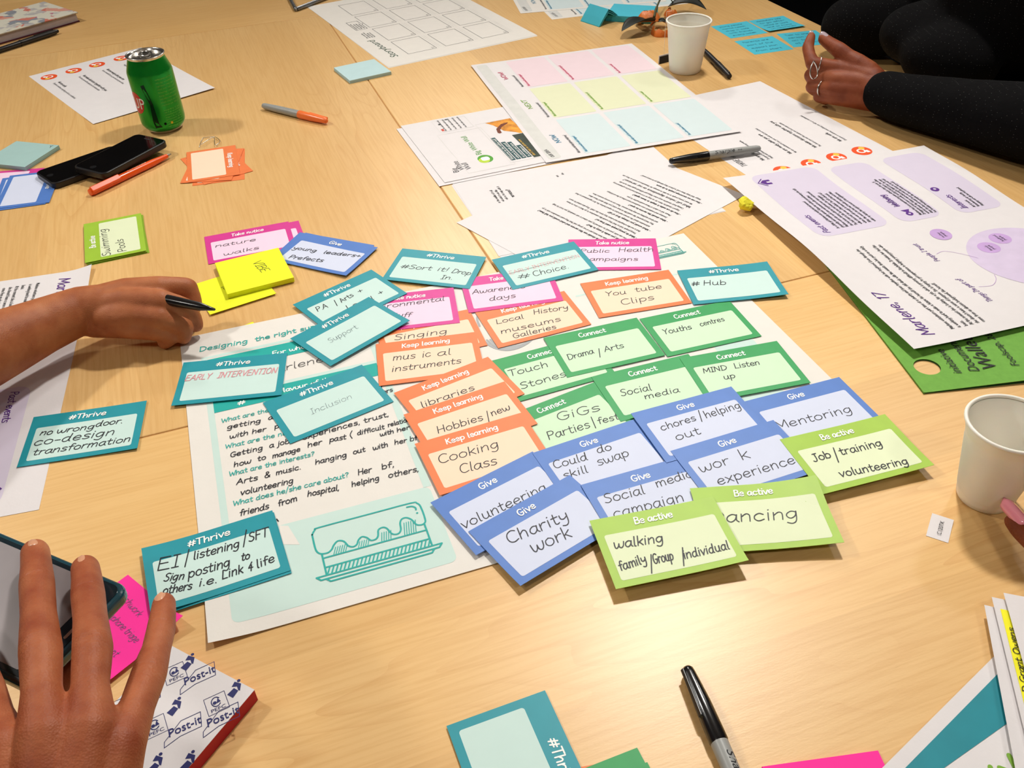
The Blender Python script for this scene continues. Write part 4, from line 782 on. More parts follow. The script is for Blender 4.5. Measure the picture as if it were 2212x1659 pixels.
# plain pens
def pen(x0, y0, x1, y1, z, name, label, prof, m, extra=None):
    a = aim(x0, y0, x1, y1); t = empty(name, ((x0+x1)/2, (y0+y1)/2, z), a); tag(t, label, 'pen'); xlathe(prof).build('barrel', m, t, smooth=True, autosm=True)
    if extra: extra(t)
    return t
def ex1(t):
    xlathe([(-.0725, 0), (-.0725, .004), (-.068, .0046), (-.025, .0056), (-.012, .0056), (-.012, 0)]).build('cap', BLKS, t, smooth=True, autosm=True)
    mb = MB(); mb.box(-.070, -.030, -.0012, .0012, .0048, .0062); mb.build('clip', BLKS, t, bevel=.0003)
pen(.3784, 1.4700, .3590, 1.6120, .0056, 'felt_pen', 'black felt pen lying behind the tall white cup', [(-.0120, 0), (-.012, .005), (.03, .0050), (.066, .0040), (.0715, .0034), (.072, 0)], BLKS, ex1)
def ex2(t):
    mb = MB(); mb.box(-.069, -.022, -.0042, .0042, .0015, .0066); o = mb.build('clip', ORRED, t, bevel=.0012, bseg=3); o.rotation_euler.x = math.radians(35)
    xlathe([(.062, .0030), (.066, .0018), (.0695, .0008), (.070, 0)], 16).build('metal_tip', mat('brushed_metal', 'c8c4b8', .3, .5, .9), t, smooth=True)
    V, Fc, L = font_mesh('Crunchie', .2); xtype(t, 'printed_lettering', mat('print_pale_orange', 'ffc9ae', .5), 'Cruises', -.008, .0050, .0062, 10, False, .034)
pen(-.5610, 1.1410, -.4833, 1.2531, .0056, 'ballpoint_pen', 'bright orange ballpoint pen beside the two black phones', [(-.071, 0), (-.0705, .0044), (-.066, .0054), (-.02, .0052), (.035, .0048), (.062, .0030), (.062, 0)], ORRED, ex2)
def ex3(t):
    mb = MB(); mb.box(.020, .062, -.0014, .0014, .0046, .0062); mb.build('clip', BLKS, t, bevel=.0003)
    xlathe([(-.012, 0), (-.012, .0056), (-.009, .0056), (-.009, 0)], 20).build('centre_band', mat('dark_chrome', '4a4a4c', .25, .5, .9), t, smooth=True, autosm=True)
    xlathe([(.066, .0040), (.070, .0034), (.072, .003), (.0725, 0)], 16).build('push_button', BLKS, t, smooth=True)
pen(-.9590, 1.7440, -.8674, 1.8797-.006, .0056, 'ballpoint_pen', 'black ballpoint pen lying along the patterned notebook', [(-.085, 0), (-.083, .0015), (-.072, .0048), (.05, .0054), (.066, .0046), (.066, 0)], mat('dark_grey_plastic', '2c2c2e', .25, .5), ex3)

# ---- green drink can
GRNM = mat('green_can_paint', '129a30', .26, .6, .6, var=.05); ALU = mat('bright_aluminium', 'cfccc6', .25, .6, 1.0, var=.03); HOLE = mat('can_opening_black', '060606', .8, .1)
t = empty('drink_can', (-.5225, 1.3668, 0), math.radians(-70)); tag(t, 'open green aluminium drink can standing in front of the white page', 'can')
mb = MB(); mb.lathe([(.0262, .0045), (.0300, .0085), (.0325, .013), (.0331, .018), (.0331, .090), (.0322, .094), (.0268, .1095), (.0266, .1115)], 64); mb.build('body', GRNM, t, smooth=True)
mb = MB(); mb.lathe([(0, .006), (.020, .005), (.0235, .0002), (.0248, .0002), (.0266, .0048)], 64); mb.build('base', ALU, t, smooth=True)
mb = MB(); mb.lathe([(.0266, .1110), (.0268, .1130), (.0280, .1140), (.0282, .1150), (.0270, .1154), (.0258, .1146), (.0250, .1118), (.0240, .1108), (.022, .1116), (0, .1116)], 64); mb.build('lid', ALU, t, smooth=True)
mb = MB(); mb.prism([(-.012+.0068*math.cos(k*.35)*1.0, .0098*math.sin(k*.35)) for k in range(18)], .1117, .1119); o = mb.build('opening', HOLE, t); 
mb = MB(); mb.tube([(-.004+.0105*math.cos(k*math.pi/10)*1.0, .0070*math.sin(k*math.pi/10), .1135) for k in range(20)], .0011, 8, True); mb.box(-.010, .0035, -.0062, .0062, .1124, .1133); mb.build('ring_pull', ALU, t, smooth=False)
def cyl(name, m, polys, r, off=.0002):
    mb = MB()
    for V, Fc in polys: mb.add([((r+off)*math.cos(a), (r+off)*math.sin(a), z) for a, z in V], Fc)
    return mb.build(name, m, t)
def cdisc(a0, z0, ra, rz, r=.0331, n=30, rings=5):
    V = [(a0, z0)]; Fc = []
    for j in range(1, rings+1):
        for k in range(n): V.append((a0+ra/r*j/rings*math.cos(2*math.pi*k/n), z0+rz*j/rings*math.sin(2*math.pi*k/n)))
    for k in range(n): Fc.append((0, 1+k, 1+(k+1) % n))
    for j in range(rings-1):
        for k in range(n): a = 1+j*n+k; b = 1+j*n+(k+1) % n; Fc.append((a, a+n, b+n, b))
    return V, Fc
cyl('printed_disc', mat('can_red', 'c21c24', .3, .5, .2), [cdisc(math.radians(-66), .050, .015, .0165)], .0331)
def ctext(name, m, txt, a0, z0, size, width=None, off=.0004, rot=False):
    V, Fc, L = font_mesh(txt, 0); k = size; kx = k if width is None else width/L
    return cyl(name, m, [([(math.radians(a0)+(x*kx)/.0331, z0+y*k) for x, y in V], Fc)], .0331, off)
ctext('printed_lettering', mat('can_white', 'e8ece4', .35, .5), 'UP', -78, .042, .024, .024)
PGR = mat('can_pale_green', '6cb84a', .4, .5, .2)
for i, tx in enumerate(('carbonated soft drink', 'with sugar and sweetener', 'ingredients: water, sugar', 'citric acid, malic acid', 'flavourings, sweeteners', 'keep cool and dry', 'best before end: see base', 'please recycle this can', 'nutrition per 100 ml')): ctext('printed_lettering', PGR, tx, 6, .084-i*.0048, .0034, .030)
for i, tx in enumerate(('energy 90 kJ / 21 kcal', 'fat 0 g  of which', 'carbohydrate 5.1 g', 'sugars 5.1 g  salt', 'protein 0 g', 'serve chilled 330 ml', 'contains sweetener', 'refreshing lemon')): ctext('printed_lettering', PGR, tx, 8, .038-i*.0036, .0028, .027)
cyl('printed_stripe', mat('can_dark_green', '05391a', .25, .6, .4), [([(math.radians(a), z) for a, z in ((-34, .078), (-24, .080), (-14, .050), (-12, .020), (-6, .014), (-24, .013), (-26, .024), (-22, .050))], [(0, 1, 2, 7), (7, 2, 3, 6), (6, 3, 4, 5)])], .0331, .0003)
cyl('printed_dot', mat('can_dot_yellow', 'd8b422', .4), [cdisc(math.radians(20), .0185, .0019, .0019, n=14, rings=2)], .0331, .0005); cyl('printed_dot', HOLE, [cdisc(math.radians(3), .0185, .0019, .0019, n=14, rings=2)], .0331, .0005)

# ---- cups
CUPM = mat('white_ribbed_plastic', 'f1ede2', .42, .45, var=.01, sss=.12)
def cup(x, y, h, r1, r0, label):
    t = empty('plastic_cup', (x, y, 0)); tag(t, label, 'cup', 'plastic cups'); n = 26
    pr = [(0, .003), (r0-.003, .003), (r0-.001, .0), (r0, .0015)]
    for i in range(n):
        f = .08+.74*i/n; r = r0+(r1-.002-r0)*f; z = h*f; rr = .00022 if .12 < f < .75 else 0
        pr += [(r+rr, z), (r-rr*.6, z+h*.74/n*.5)]
    pr += [(r0+(r1-.002-r0)*.86, h*.86), (r0+(r1-.002-r0)*.875+.0005, h*.875), (r1-.0022, h-.003)]
    mb = MB(); mb.lathe(pr, 72)
    inn = [(r-.0007, z) for r, z in pr[4:]]; m2 = MB(); mb.lathe([(0, .0045), (r0-.002, .0045)]+inn, 72); mb.build('wall', CUPM, t, smooth=True)
    mb = MB(); mb.tube([((r1-.0014)*math.cos(k*math.pi/36), (r1-.0014)*math.sin(k*math.pi/36), h-.0016) for k in range(72)], .0016, 10, True); mb.build('rolled_rim', CUPM, t, smooth=True)
    return t
cup(.3143, 1.5207, .0835, .0375, .0259, 'white plastic cup standing between the pens at the back')
cup(.3856, .5170, .081, .0353, .0215, 'white plastic cup cut by the right edge of the picture')
# tea bag tag and string on the far cup
t = empty('tea_bag_tag', (.2870, 1.5610, 0), math.radians(28)); tag(t, 'small black paper tag on a string hanging from the far cup', 'tea tag')
mb = MB(); mb.box(-.012, .012, -.0008, 0, .0002, .0125); mb.build('tag_front', mat('tag_black', '17171b', .6), t); mb = MB(); mb.box(-.0135, .012, 0, .0008, .0002, .0145); mb.build('tag_back', PAPER, t)
mb = MB(); mb.tube([(-.003, 0, .013), (-.0035, .001, .05), (-.0022, .002, .085), (.0005, -.008, .088)], .0003, 6)
mb.build('string', mat('white_string', 'e6e0d4', .8), t)

# ---- phones on the table
GLASSB = mat('black_glass', '08080a', .12, .5, coat=.2); PHB = mat('phone_black_body', '111114', .35, .45)
def phone(x, y, deg, L, W, th, z, label, corner=.009, tilt=0):
    t = empty('smartphone', (x, y, z), math.radians(deg)); t.rotation_euler.y = tilt; tag(t, label, 'phone', 'smartphones')
    mb = MB(); mb.prism(roundrect(-L/2, -W/2, L/2, W/2, corner, 8), 0, th); mb.build('body', PHB, t, bevel=.0018, bseg=3)
    mb = MB(); mb.prism(roundrect(-L/2+.0025, -W/2+.0025, L/2-.0025, W/2-.0025, corner-.002, 8), th, th+.0003); mb.build('screen', GLASSB, t)
    mb = MB(); mb.prism(roundrect(L/2-.011, -.006, L/2-.0095, .006, .0007, 3), th+.0003, th+.0005); mb.build('earpiece', mat('mesh_grey', '3a3a3e', .6), t)
    mb = MB(); mb.prism([(-L/2+.010+.0045*math.cos(k*.314), .0045*math.sin(k*.314)) for k in range(20)], th+.0003, th+.0005); mb.build('home_button', PHB, t)
    return t
phone(-.5985, 1.2240, 44, .118, .060, .009, .0006, 'black smartphone lying underneath, next to the blank blue card')
phone(-.5440, 1.2310, 61, .122, .062, .0095, .0112, 'black smartphone resting on top of the other one')
# ---- paper clip
t = empty('paper_clip', (-.4372, 1.3005, .0007)); tag(t, 'bent wire paper clip lying above the small orange card stack', 'paper clip')
P_ = [(-.4504, 1.2852), (-.4529, 1.3155), (-.4480, 1.3190), (-.4340, 1.3185), (-.4225, 1.3010), (-.4240, 1.2885), (-.4265, 1.2870), (-.4325, 1.3090), (-.4370, 1.3110), (-.4470, 1.2870)]
mb = MB(); mb.tube([(x+.4372, y-1.3005, 0.0001*i) for i, (x, y) in enumerate(smoothpts(P_, 4))], .0005, 8); mb.build('wire', ALU, t, smooth=True)
# ---- patterned notebook
def cover_mat():
    m = bpy.data.materials.new('patterned_cover'); m.use_nodes = True; nt = m.node_tree; N = nt.nodes.new; L = nt.links.new; b = nt.nodes['Principled BSDF']
    tc = N('ShaderNodeTexCoord'); n = N('ShaderNodeTexNoise'); n.inputs['Scale'].default_value = 38; n.inputs['Detail'].default_value = 2.5; L(tc.outputs['Object'], n.inputs['Vector'])
    v = N('ShaderNodeTexVoronoi'); v.inputs['Scale'].default_value = 30; L(tc.outputs['Object'], v.inputs['Vector'])
    r = N('ShaderNodeValToRGB'); r.color_ramp.interpolation = 'CONSTANT'; e = r.color_ramp.elements
    e[0].position = 0; e[0].color = rgb('b9b6b4'); e[1].position = .3; e[1].color = rgb('cf7a6a')
    for p, c in ((.5, 'b04a78'), (.65, '8a8f98'), (.8, 'd89a88')): k = e.new(p); k.color = rgb(c)
    sp = N('ShaderNodeSeparateColor'); L(v.outputs['Color'], sp.inputs[0]); L(sp.outputs[0], r.inputs[0])
    g = N('ShaderNodeValToRGB'); g.color_ramp.elements[0].position = .5; g.color_ramp.elements[1].position = .56; L(n.outputs['Fac'], g.inputs[0])
    x = N('ShaderNodeMix'); x.data_type = 'RGBA'; x.inputs[6].default_value = rgb('d9d6c6'); L(r.outputs[0], x.inputs[7]); L(g.outputs[0], x.inputs[0]); L(x.outputs[2], b.inputs['Base Color']); b.inputs['Roughness'].default_value = .5
    return m
COV = cover_mat()
t = empty('notebook', (-.8560, 1.9430, 0), math.radians(49)); tag(t, 'thick notebook with a blotchy floral cover in the far left corner', 'notebook')
L_, W_ = .20, .135   # corner at origin, long side runs to -x, short side to +y
mb = MB()
for i in range(14): j = random.uniform(0, .0006); mb.box(-L_+.002, -.002-j, .002+j, W_-.002, .002+i*.00105, .002+i*.00105+.00098)
mb.build('page_block', mat('page_edges', 'c9bfc4', .8), t)
mb = MB(); mb.box(-L_, 0, 0, W_, .0003, .0019); mb.build('back_cover', mat('maroon_board', '5a1230', .5), t)
mb = MB(); mb.box(-L_, .001, -.001, W_, .0170, .0186); mb.build('front_cover', COV, t)
mb = MB(); mb.box(-L_, .0008, -.0008, W_, .0166, .0170); mb.build('endpaper', mat('maroon_board', '5a1230', .5), t)
# ---- bent grey tube at the top edge
t = empty('tube_frame', (-.4116, 1.9515, .0042)); tag(t, 'bent grey metal tube reaching in at the top edge beside the storyboard', 'metal frame')
mb = MB(); mb.tube(smoothpts([(-.045, .14, 0), (-.0286, .0861, 0), (-.004, .008, 0), (0, 0, 0), (.005, .007, 0), (.0455, .0653, 0), (.085, .122, 0)], 5), .0042, 14); mb.build('tube', mat('grey_metal_tube', '8f9192', .3, .6, .8, var=.2, scale=90), t, smooth=True)

# ---- crumpled yellow note
bm = bmesh.new(); bmesh.ops.create_icosphere(bm, subdivisions=3, radius=.0115); rr = random.Random(5)
dirs = [(Vector((rr.uniform(-1, 1), rr.uniform(-1, 1), rr.uniform(-1, 1))).normalized(), rr.uniform(.62, .95)) for _ in range(26)]
for v in bm.verts:
    n = v.co.normalized(); k = 1.12
    for d, h in dirs:
        c = n.dot(d)
        if c > .2: k = min(k, h/c)
    v.co = n*.0118*k+n*rr.uniform(-.0005, .0005); v.co.z = v.co.z*.85+.0092
me = bpy.data.meshes.new('crumpled_note'); bm.to_mesh(me); bm.free(); me.materials.append(mat('yellow_note_paper', 'efe53c', .7, .2)); o = bpy.data.objects.new('crumpled_note', me); C.objects.link(o); o.location = (.3035, 1.0195, 0)
tag(o, 'small crumpled ball of yellow paper by the lilac sheet corner', 'paper ball')

# ---- clementine peel, stem and leaves
LEAFM = mat('dark_green_leaf', '12170f', .5, .35, var=.2, bump=.2); STEMM = mat('green_stem', '4b4a26', .6); PEELO = mat('orange_peel_skin', 'd8742a', .45, .5, var=.12, bump=.5, bscale=500); PEELI = mat('peel_pith', 'e8c58a', .8, .2, var=.1, bump=.3)
t = empty('fruit_peel', (.290, 1.750, 0)); tag(t, 'torn clementine peel with its stem and dark leaves beside the cup', 'fruit peel')
def leaf(px, py, pz, deg, L_, W_, roll_, bend, nm='leaf'):
    mb = MB(); nx, ny = 14, 6; th = .0004
    R = Matrix.Rotation(math.radians(deg), 4, 'Z') @ Matrix.Rotation(math.radians(roll_), 4, 'X')
    for s_ in (0, 1):
        for i in range(nx+1):
            f = i/nx; hw = W_/2*math.sin(math.pi*f**.85)**.9*(1-.1*f)+.00015
            for j in range(ny+1):
                g = -1+2*j/ny; p = R @ Vector((L_*f, hw*g, abs(g)*hw*.35+bend*math.sin(math.pi*f)+s_*th)); mb.v.append((px+p.x, py+p.y, max(.0003+s_*th, pz+p.z)))
    q = (nx+1)*(ny+1)
    for i in range(nx):
        for j in range(ny):
            a = i*(ny+1)+j; mb.f.append((a, a+1, a+ny+2, a+ny+1)); mb.f.append((q+a+ny+1, q+a+ny+2, q+a+1, q+a))
    for i in range(nx):
        for e in (0, ny): a = i*(ny+1)+e; b_ = a+ny+1; mb.f.append((a, b_, b_+q, a+q) if e == 0 else (b_, a, a+q, b_+q))
    mb.build(nm, LEAFM, t, smooth=True)
leaf(.006, -.006, .014, 217, .086, .050, 10, .006)
leaf(.044, .082, .012, -20, .076, .058, 0, .010)
leaf(.010, -.004, .012, -12, .020, .010, 30, .004)
mb = MB(); mb.tube(smoothpts([(.004, -.008, .022), (.012, .020, .030), (.030, .068, .040), (.052, .125, .044)], 5), [.0024]*6+[.0018]*10, 8); mb.tube([(.030, .068, .040), (.044, .074, .034), (.052, .070, .024)], .0009, 6); mb.build('stem', STEMM, t, smooth=True)
def peel(px, py, pz, r, a0, a1, e0, e1, deg, tilt, seed):
    rn = random.Random(seed)
    for nm, m, rr_ in (('peel_skin', PEELO, r), ('peel_inside', PEELI, r-.0022)):
        mb = MB(); n = 18; k = 8
        R = Matrix.Rotation(math.radians(deg), 4, 'Z') @ Matrix.Rotation(math.radians(tilt), 4, 'X'); rn = random.Random(seed)
        jag = [rn.uniform(-8, 8) for _ in range(n+1)]
        for i in range(n+1):
            for j in range(k+1):
                a = math.radians(a0+(a1-a0)*i/n); e = math.radians(e0+(e1+jag[i]-e0)*j/k); q = rr_*(1+.06*math.sin(a*5)*math.cos(e*3))
                p = R @ Vector((q*math.cos(e)*math.cos(a), q*math.cos(e)*math.sin(a), q*math.sin(e))); mb.v.append((px+p.x, py+p.y, max(.0004, pz+p.z)))
        for i in range(n):
            for j in range(k): a = i*(k+1)+j; f = (a, a+k+1, a+k+2, a+1); mb.f.append(f if nm == 'peel_skin' else f[::-1])
        mb.build(nm, m, t, smooth=True)
peel(-.002, .012, .004, .0245, 90, 330, 5, 70, 0, -20, 1)
peel(.018, -.034, .001, .025, -170, 20, -5, 34, 0, 8, 2)
peel(.016, .000, .002, .016, 0, 180, 0, 60, 0, 30, 4)
peel(.050, .055, .004, .016, 100, 300, 0, 55, 0, 0, 3)
# ---------------------------------------------------------------- people: continuous skin grown from tapering chains
def organic(name, chains, m, parent, voxel=.0013, smooth=8, ell=(), creases=()):
    bm = bmesh.new()
    def ball(p, r):
        bmesh.ops.create_icosphere(bm, subdivisions=2 if r < .012 else 3, radius=r, matrix=Matrix.Translation(p))
    for ch in chains:
        pts = [(Vector(q[:3]), q[3]) for q in ch]
        for (p, r) in pts: ball(p, r)
        for (p, r), (q, s_) in zip(pts, pts[1:]):
            d = q-p; L = d.length
            if L < 1e-6: continue
            rot = d.to_track_quat('Z', 'Y').to_matrix().to_4x4()
            bmesh.ops.create_cone(bm, cap_ends=True, segments=32, radius1=r, radius2=s_, depth=L, matrix=Matrix.Translation((p+q)/2) @ rot)
    for p, sx, sy, sz, rz in ell:
        bmesh.ops.create_icosphere(bm, subdivisions=3, radius=1, matrix=Matrix.Translation(p) @ Matrix.Rotation(math.radians(rz), 4, 'Z') @ Matrix.Diagonal((sx, sy, sz, 1)))
    me = bpy.data.meshes.new(name); bm.to_mesh(me); bm.free(); o = bpy.data.objects.new(name, me); C.objects.link(o)
    rm = o.modifiers.new('r', 'REMESH'); rm.mode = 'VOXEL'; rm.voxel_size = voxel
    sm = o.modifiers.new('s', 'SMOOTH'); sm.factor = .6; sm.iterations = smooth
    dg = bpy.context.evaluated_depsgraph_get(); m2 = bpy.data.meshes.new_from_object(o.evaluated_get(dg)); m2.name = name
    o.modifiers.clear(); o.data = m2; bpy.data.meshes.remove(me)
    if creases:      # skin folds across the backs of the finger joints
        nrm = [v.normal.copy() for v in m2.vertices]
        for p, d, wd_, amp, ks in creases:
            p = Vector(p); d = Vector(d).normalized()
            for i, v in enumerate(m2.vertices):
                q = v.co-p
                if abs(q.x) > .016 or abs(q.y) > .016 or nrm[i].z < -.2: continue
                a = q.dot(d); lat = (q-d*a).length
                if lat > .014: continue
                s_ = 0
                for k in ks: s_ += math.exp(-((a-k-.35*(lat-.008)*(1 if k > 0 else -1)*.5)/wd_)**2)
                v.co -= nrm[i]*amp*s_*max(0, nrm[i].z)
    m2.materials.clear(); m2.materials.append(m); m2.polygons.foreach_set('use_smooth', [True]*len(m2.polygons))
    o.parent = parent; return o
def nail(parent, p, d, up, L, W, m, lift=.0002):
    """nail plate centred at p, long axis d, facing up"""
    d = Vector(d).normalized(); up = (Vector(up)-d*Vector(up).dot(d)).normalized(); sd = d.cross(up); mb = MB(); nx, ny = 8, 8
    for i in range(nx+1):
        f = -1+2*i/nx
        for j in range(ny+1):
            g = -1+2*j/ny; w_ = W/2*(1 if abs(f) < .6 else math.sqrt(max(0, 1-((abs(f)-.6)/.4)**2))*.98+.02)
            q = Vector(p)+d*(f*L/2)+sd*(g*w_)+up*(lift-(g*w_)**2/(W*.62)*1.0-.0006*f*f); mb.v.append(tuple(q))
    for i in range(nx):
        for j in range(ny): a = i*(ny+1)+j; mb.f.append((a, a+ny+1, a+ny+2, a+1))
    o = mb.build('fingernail', m, parent, smooth=True); so = o.modifiers.new('t', 'SOLIDIFY'); so.thickness = .0005; so.offset = 0; return o
NAILM = mat('bare_nail', 'd79d7c', .28, .5, var=.05); NAILP = mat('pearl_nail', 'cdb9c2', .12, .6, .25, coat=.5); NAILPK = mat('pink_nail', 'f598aa', .15, .6, coat=.6)
CLOTH = bpy.data.materials.new('black_dotted_cloth'); CLOTH.use_nodes = True
def cloth():
    nt = CLOTH.node_tree; N = nt.nodes.new; L = nt.links.new; b = nt.nodes['Principled BSDF']; tc = N('ShaderNodeTexCoord')
    v = N('ShaderNodeTexVoronoi'); v.inputs['Scale'].default_value = 260; v.inputs['Randomness'].default_value = .15; L(tc.outputs['Object'], v.inputs['Vector'])
    r = N('ShaderNodeValToRGB'); e = r.color_ramp.elements; e[0].position = .08; e[0].color = rgb('4a4a48'); e[1].position = .14; e[1].color = rgb('0a0a0b'); L(v.outputs['Distance'], r.inputs[0]); L(r.outputs[0], b.inputs['Base Color'])
    b.inputs['Roughness'].default_value = .95; b.inputs['Specular IOR Level'].default_value = .1
    n = N('ShaderNodeTexNoise'); n.inputs['Scale'].default_value = 18; n.inputs['Detail'].default_value = 4; L(tc.outputs['Object'], n.inputs['Vector'])
    bp = N('ShaderNodeBump'); bp.inputs['Strength'].default_value = .6; bp.inputs['Distance'].default_value = .008; L(n.outputs['Fac'], bp.inputs['Height']); L(bp.outputs[0], b.inputs['Normal'])
cloth()
# -- person holding a phone, bottom left
pa = empty('person', (0, 0, 0)); tag(pa, 'spread hand and wrist over a phone in the bottom left corner', 'person')
W1 = (-.198, .150, .158)
HA = [
 [(*W1, .021), (-.2070, .1850, .168, .0165), (-.2144, .2224, .184, .0128), (-.2255, .2470, .184, .0090), (-.237, .2723, .180, .0101), (-.252, .3010, .172, .0088), (-.2672, .3292, .162, .0092), (-.2765, .3470, .156, .0084), (-.2859, .3640, .150, .0080)],
 [(*W1, .021), (-.1955, .1850, .168, .0165), (-.1964, .2250, .182, .0124), (-.2045, .2500, .182, .0086), (-.2126, .2738, .178, .0096), (-.2245, .2980, .170, .0085), (-.2371, .3219, .160, .0089), (-.2445, .3370, .155, .0082), (-.2515, .3500, .150, .0079)],
 [(*W1, .020), (-.1880, .1850, .162, .0155), (-.1845, .2223, .174, .0115), (-.1855, .2470, .168, .0084), (-.1888, .2702, .160, .0088), (-.1920, .2890, .154, .0074), (-.1959, .3059, .148, .0076), (-.1995, .3190, .144, .0070), (-.2030, .3300, .140, .0065)],
 [(*W1, .020), (-.2190, .1850, .166, .016), (-.2343, .2201, .178, .0125), (-.251, .241, .172, .0098), (-.2675, .2616, .163, .0102), (-.285, .284, .152, .0090), (-.3012, .3049, .147, .0085)],
 [(*W1, .020), (-.2230, .1860, .148, .018), (-.2497, .2300, .120, .0130), (-.2620, .2650, .112, .0105), (-.2606, .2953, .1150, .0105), (-.2520, .3180, .1180, .0088)],
 [W1+(.021,), (-.185, .085, .140, .027), (-.165, -.02, .105, .038), (-.150, -.12, .07, .043)]]
KS = (-.0042, -.0022, -.0004, .0016, .0036)
organic('hand', HA, SKIN_A, pa, .0010, 12, ell=[((-.2035, .196, .162), .034, .040, .0165, 10)], creases=[
 ((-.237, .2723, .188), (-.45, .85, -.2), .0006, .00042, KS), ((-.2126, .2738, .186), (-.42, .87, -.2), .0006, .00042, KS), ((-.1888, .2702, .168), (-.15, .95, -.3), .0005, .00036, KS),
 ((-.2672, .3292, .170), (-.5, .8, -.3), .0005, .0003, KS[1:4]), ((-.2371, .3219, .168), (-.42, .87, -.3), .0005, .0003, KS[1:4]), ((-.1959, .3059, .154), (-.2, .95, -.3), .0005, .0003, KS[1:4])])
nail(pa, (-.2026, .3285, .1476), (-.19, .62, -.18), (.15, -.25, 1), .0105, .0088, NAILM)
nail(pa, (-.2850, .3640, .1588), (-.50, .85, -.38), (-.1, .25, 1), .0100, .0105, NAILM, -.0001); nail(pa, (-.2508, .3500, .1586), (-.42, .85, -.34), (0, .25, 1), .0100, .0100, NAILM, -.0001)
mb = MB(); mb.tube([(-.172, .02, .118), (-.162, -.03, .100), (-.145, -.16, .06)], [.043, .047, .052], 28, cap=False); o = mb.build('sleeve', mat('navy_sleeve', '20283c', .9, .1), pa, smooth=True); so = o.modifiers.new('t', 'SOLIDIFY'); so.thickness = .002
t = empty('smartphone', (-.3112, .3455, .1285), math.radians(153.5)); tag(t, 'phone in a dark teal case held under the spread fingers', 'phone')
mb = MB(); mb.prism(roundrect(-.075, -.0375, .075, .0375, .009, 8), 0, .009); mb.build('case', mat('dark_teal_case', '1c4450', .22, .6, coat=.4), t, bevel=.003, bseg=4)
mb = MB(); mb.prism(roundrect(-.0715, -.034, .0715, .034, .006, 8), .0088, .0094); mb.build('front_glass', mat('dark_bezel', '14242c', .15, .5), t)
mb = MB(); mb.prism(roundrect(-.060, -.031, .062, .031, .001, 2), .0094, .0096); mb.build('screen', mat('grey_ceiling_reflection', '8d8688', .3, .5), t)  # the grey paints the ceiling's reflection into the display colour
mb = MB(); mb.prism(roundrect(-.0685, -.006, -.0665, .006, .0009, 3), .0094, .0097); mb.build('earpiece', mat('earpiece_bronze', '8a6a5a', .4), t)
# -- writing person, left
pb = empty('person', (0, 0, 0)); tag(pb, 'bare forearm and hand writing with a black pen at the left edge', 'person')
HB = [
 [(-.60, .545, .075, .050), (-.5588, .6093, .066, .045), (-.5255, .6783, .056, .039), (-.4964, .7258, .048, .033), (-.4715, .7625, .043, .028), (-.4431, .7923, .041, .0245), (-.4250, .7960, .041, .024)],
 [(-.4277, .7985, .044, .019), (-.3980, .8080, .049, .0165), (-.3649, .8135, .050, .0135), (-.3520, .8195, .048, .0108), (-.3400, .8240, .043, .0110), (-.3365, .8210, .036, .0092), (-.3349, .8165, .029, .0088), (-.3370, .8120, .022, .0080)],
 [(-.4264, .7930, .042, .019), (-.3950, .7940, .047, .0165), (-.3581, .7915, .047, .0135), (-.3460, .7950, .042, .0108), (-.3353, .7965, .034, .0106), (-.3320, .7960, .024, .0090), (-.3312, .7950, .015, .0083)],
 [(-.4286, .7880, .036, .018), (-.3960, .7830, .040, .0155), (-.3587, .7783, .037, .0128), (-.3460, .7790, .029, .0100), (-.3376, .7802, .022, .0097), (-.3405, .7785, .0115, .0080)],
 [(-.4313, .7870, .030, .017), (-.3980, .7775, .031, .0145), (-.3672, .7733, .026, .0115), (-.351, .7758, .0155, .0086), (-.3600, .7740, .0090, .0076)],
 [(-.4388, .7913, .034, .017), (-.4150, .7990, .030, .0160), (-.3850, .8080, .028, .0125), (-.3580, .8120, .027, .0102), (-.3440, .8090, .021, .0090)]]
organic('hand', HB, SKIN_B, pb, .0015, 8, ell=[((-.395, .791, .040), .040, .027, .0175, 8)])
PT0 = (-0.2986, 0.7766, 0.0450); d0 = Vector(PT0); d1 = Vector((-0.3495, 0.7893, 0.0510)); dr = (d1-d0).normalized()
t = empty('marker_pen', d0); t.rotation_mode = 'QUATERNION'; t.rotation_quaternion = dr.to_track_quat('X', 'Z'); tag(t, 'black pen held by the writing hand', 'pen')
t.location = PT0
xlathe([(0, 0), (.001, .0012), (.010, .0030), (.018, .0046), (.060, .0060), (.066, .0060)], 24).build('barrel', BLKP, t, smooth=True); xlathe([(.066, .0056), (.067, .0062), (.080, .0058), (.084, .003), (.0845, 0)], 24).build('rear_cap', BLKP, t, smooth=True)
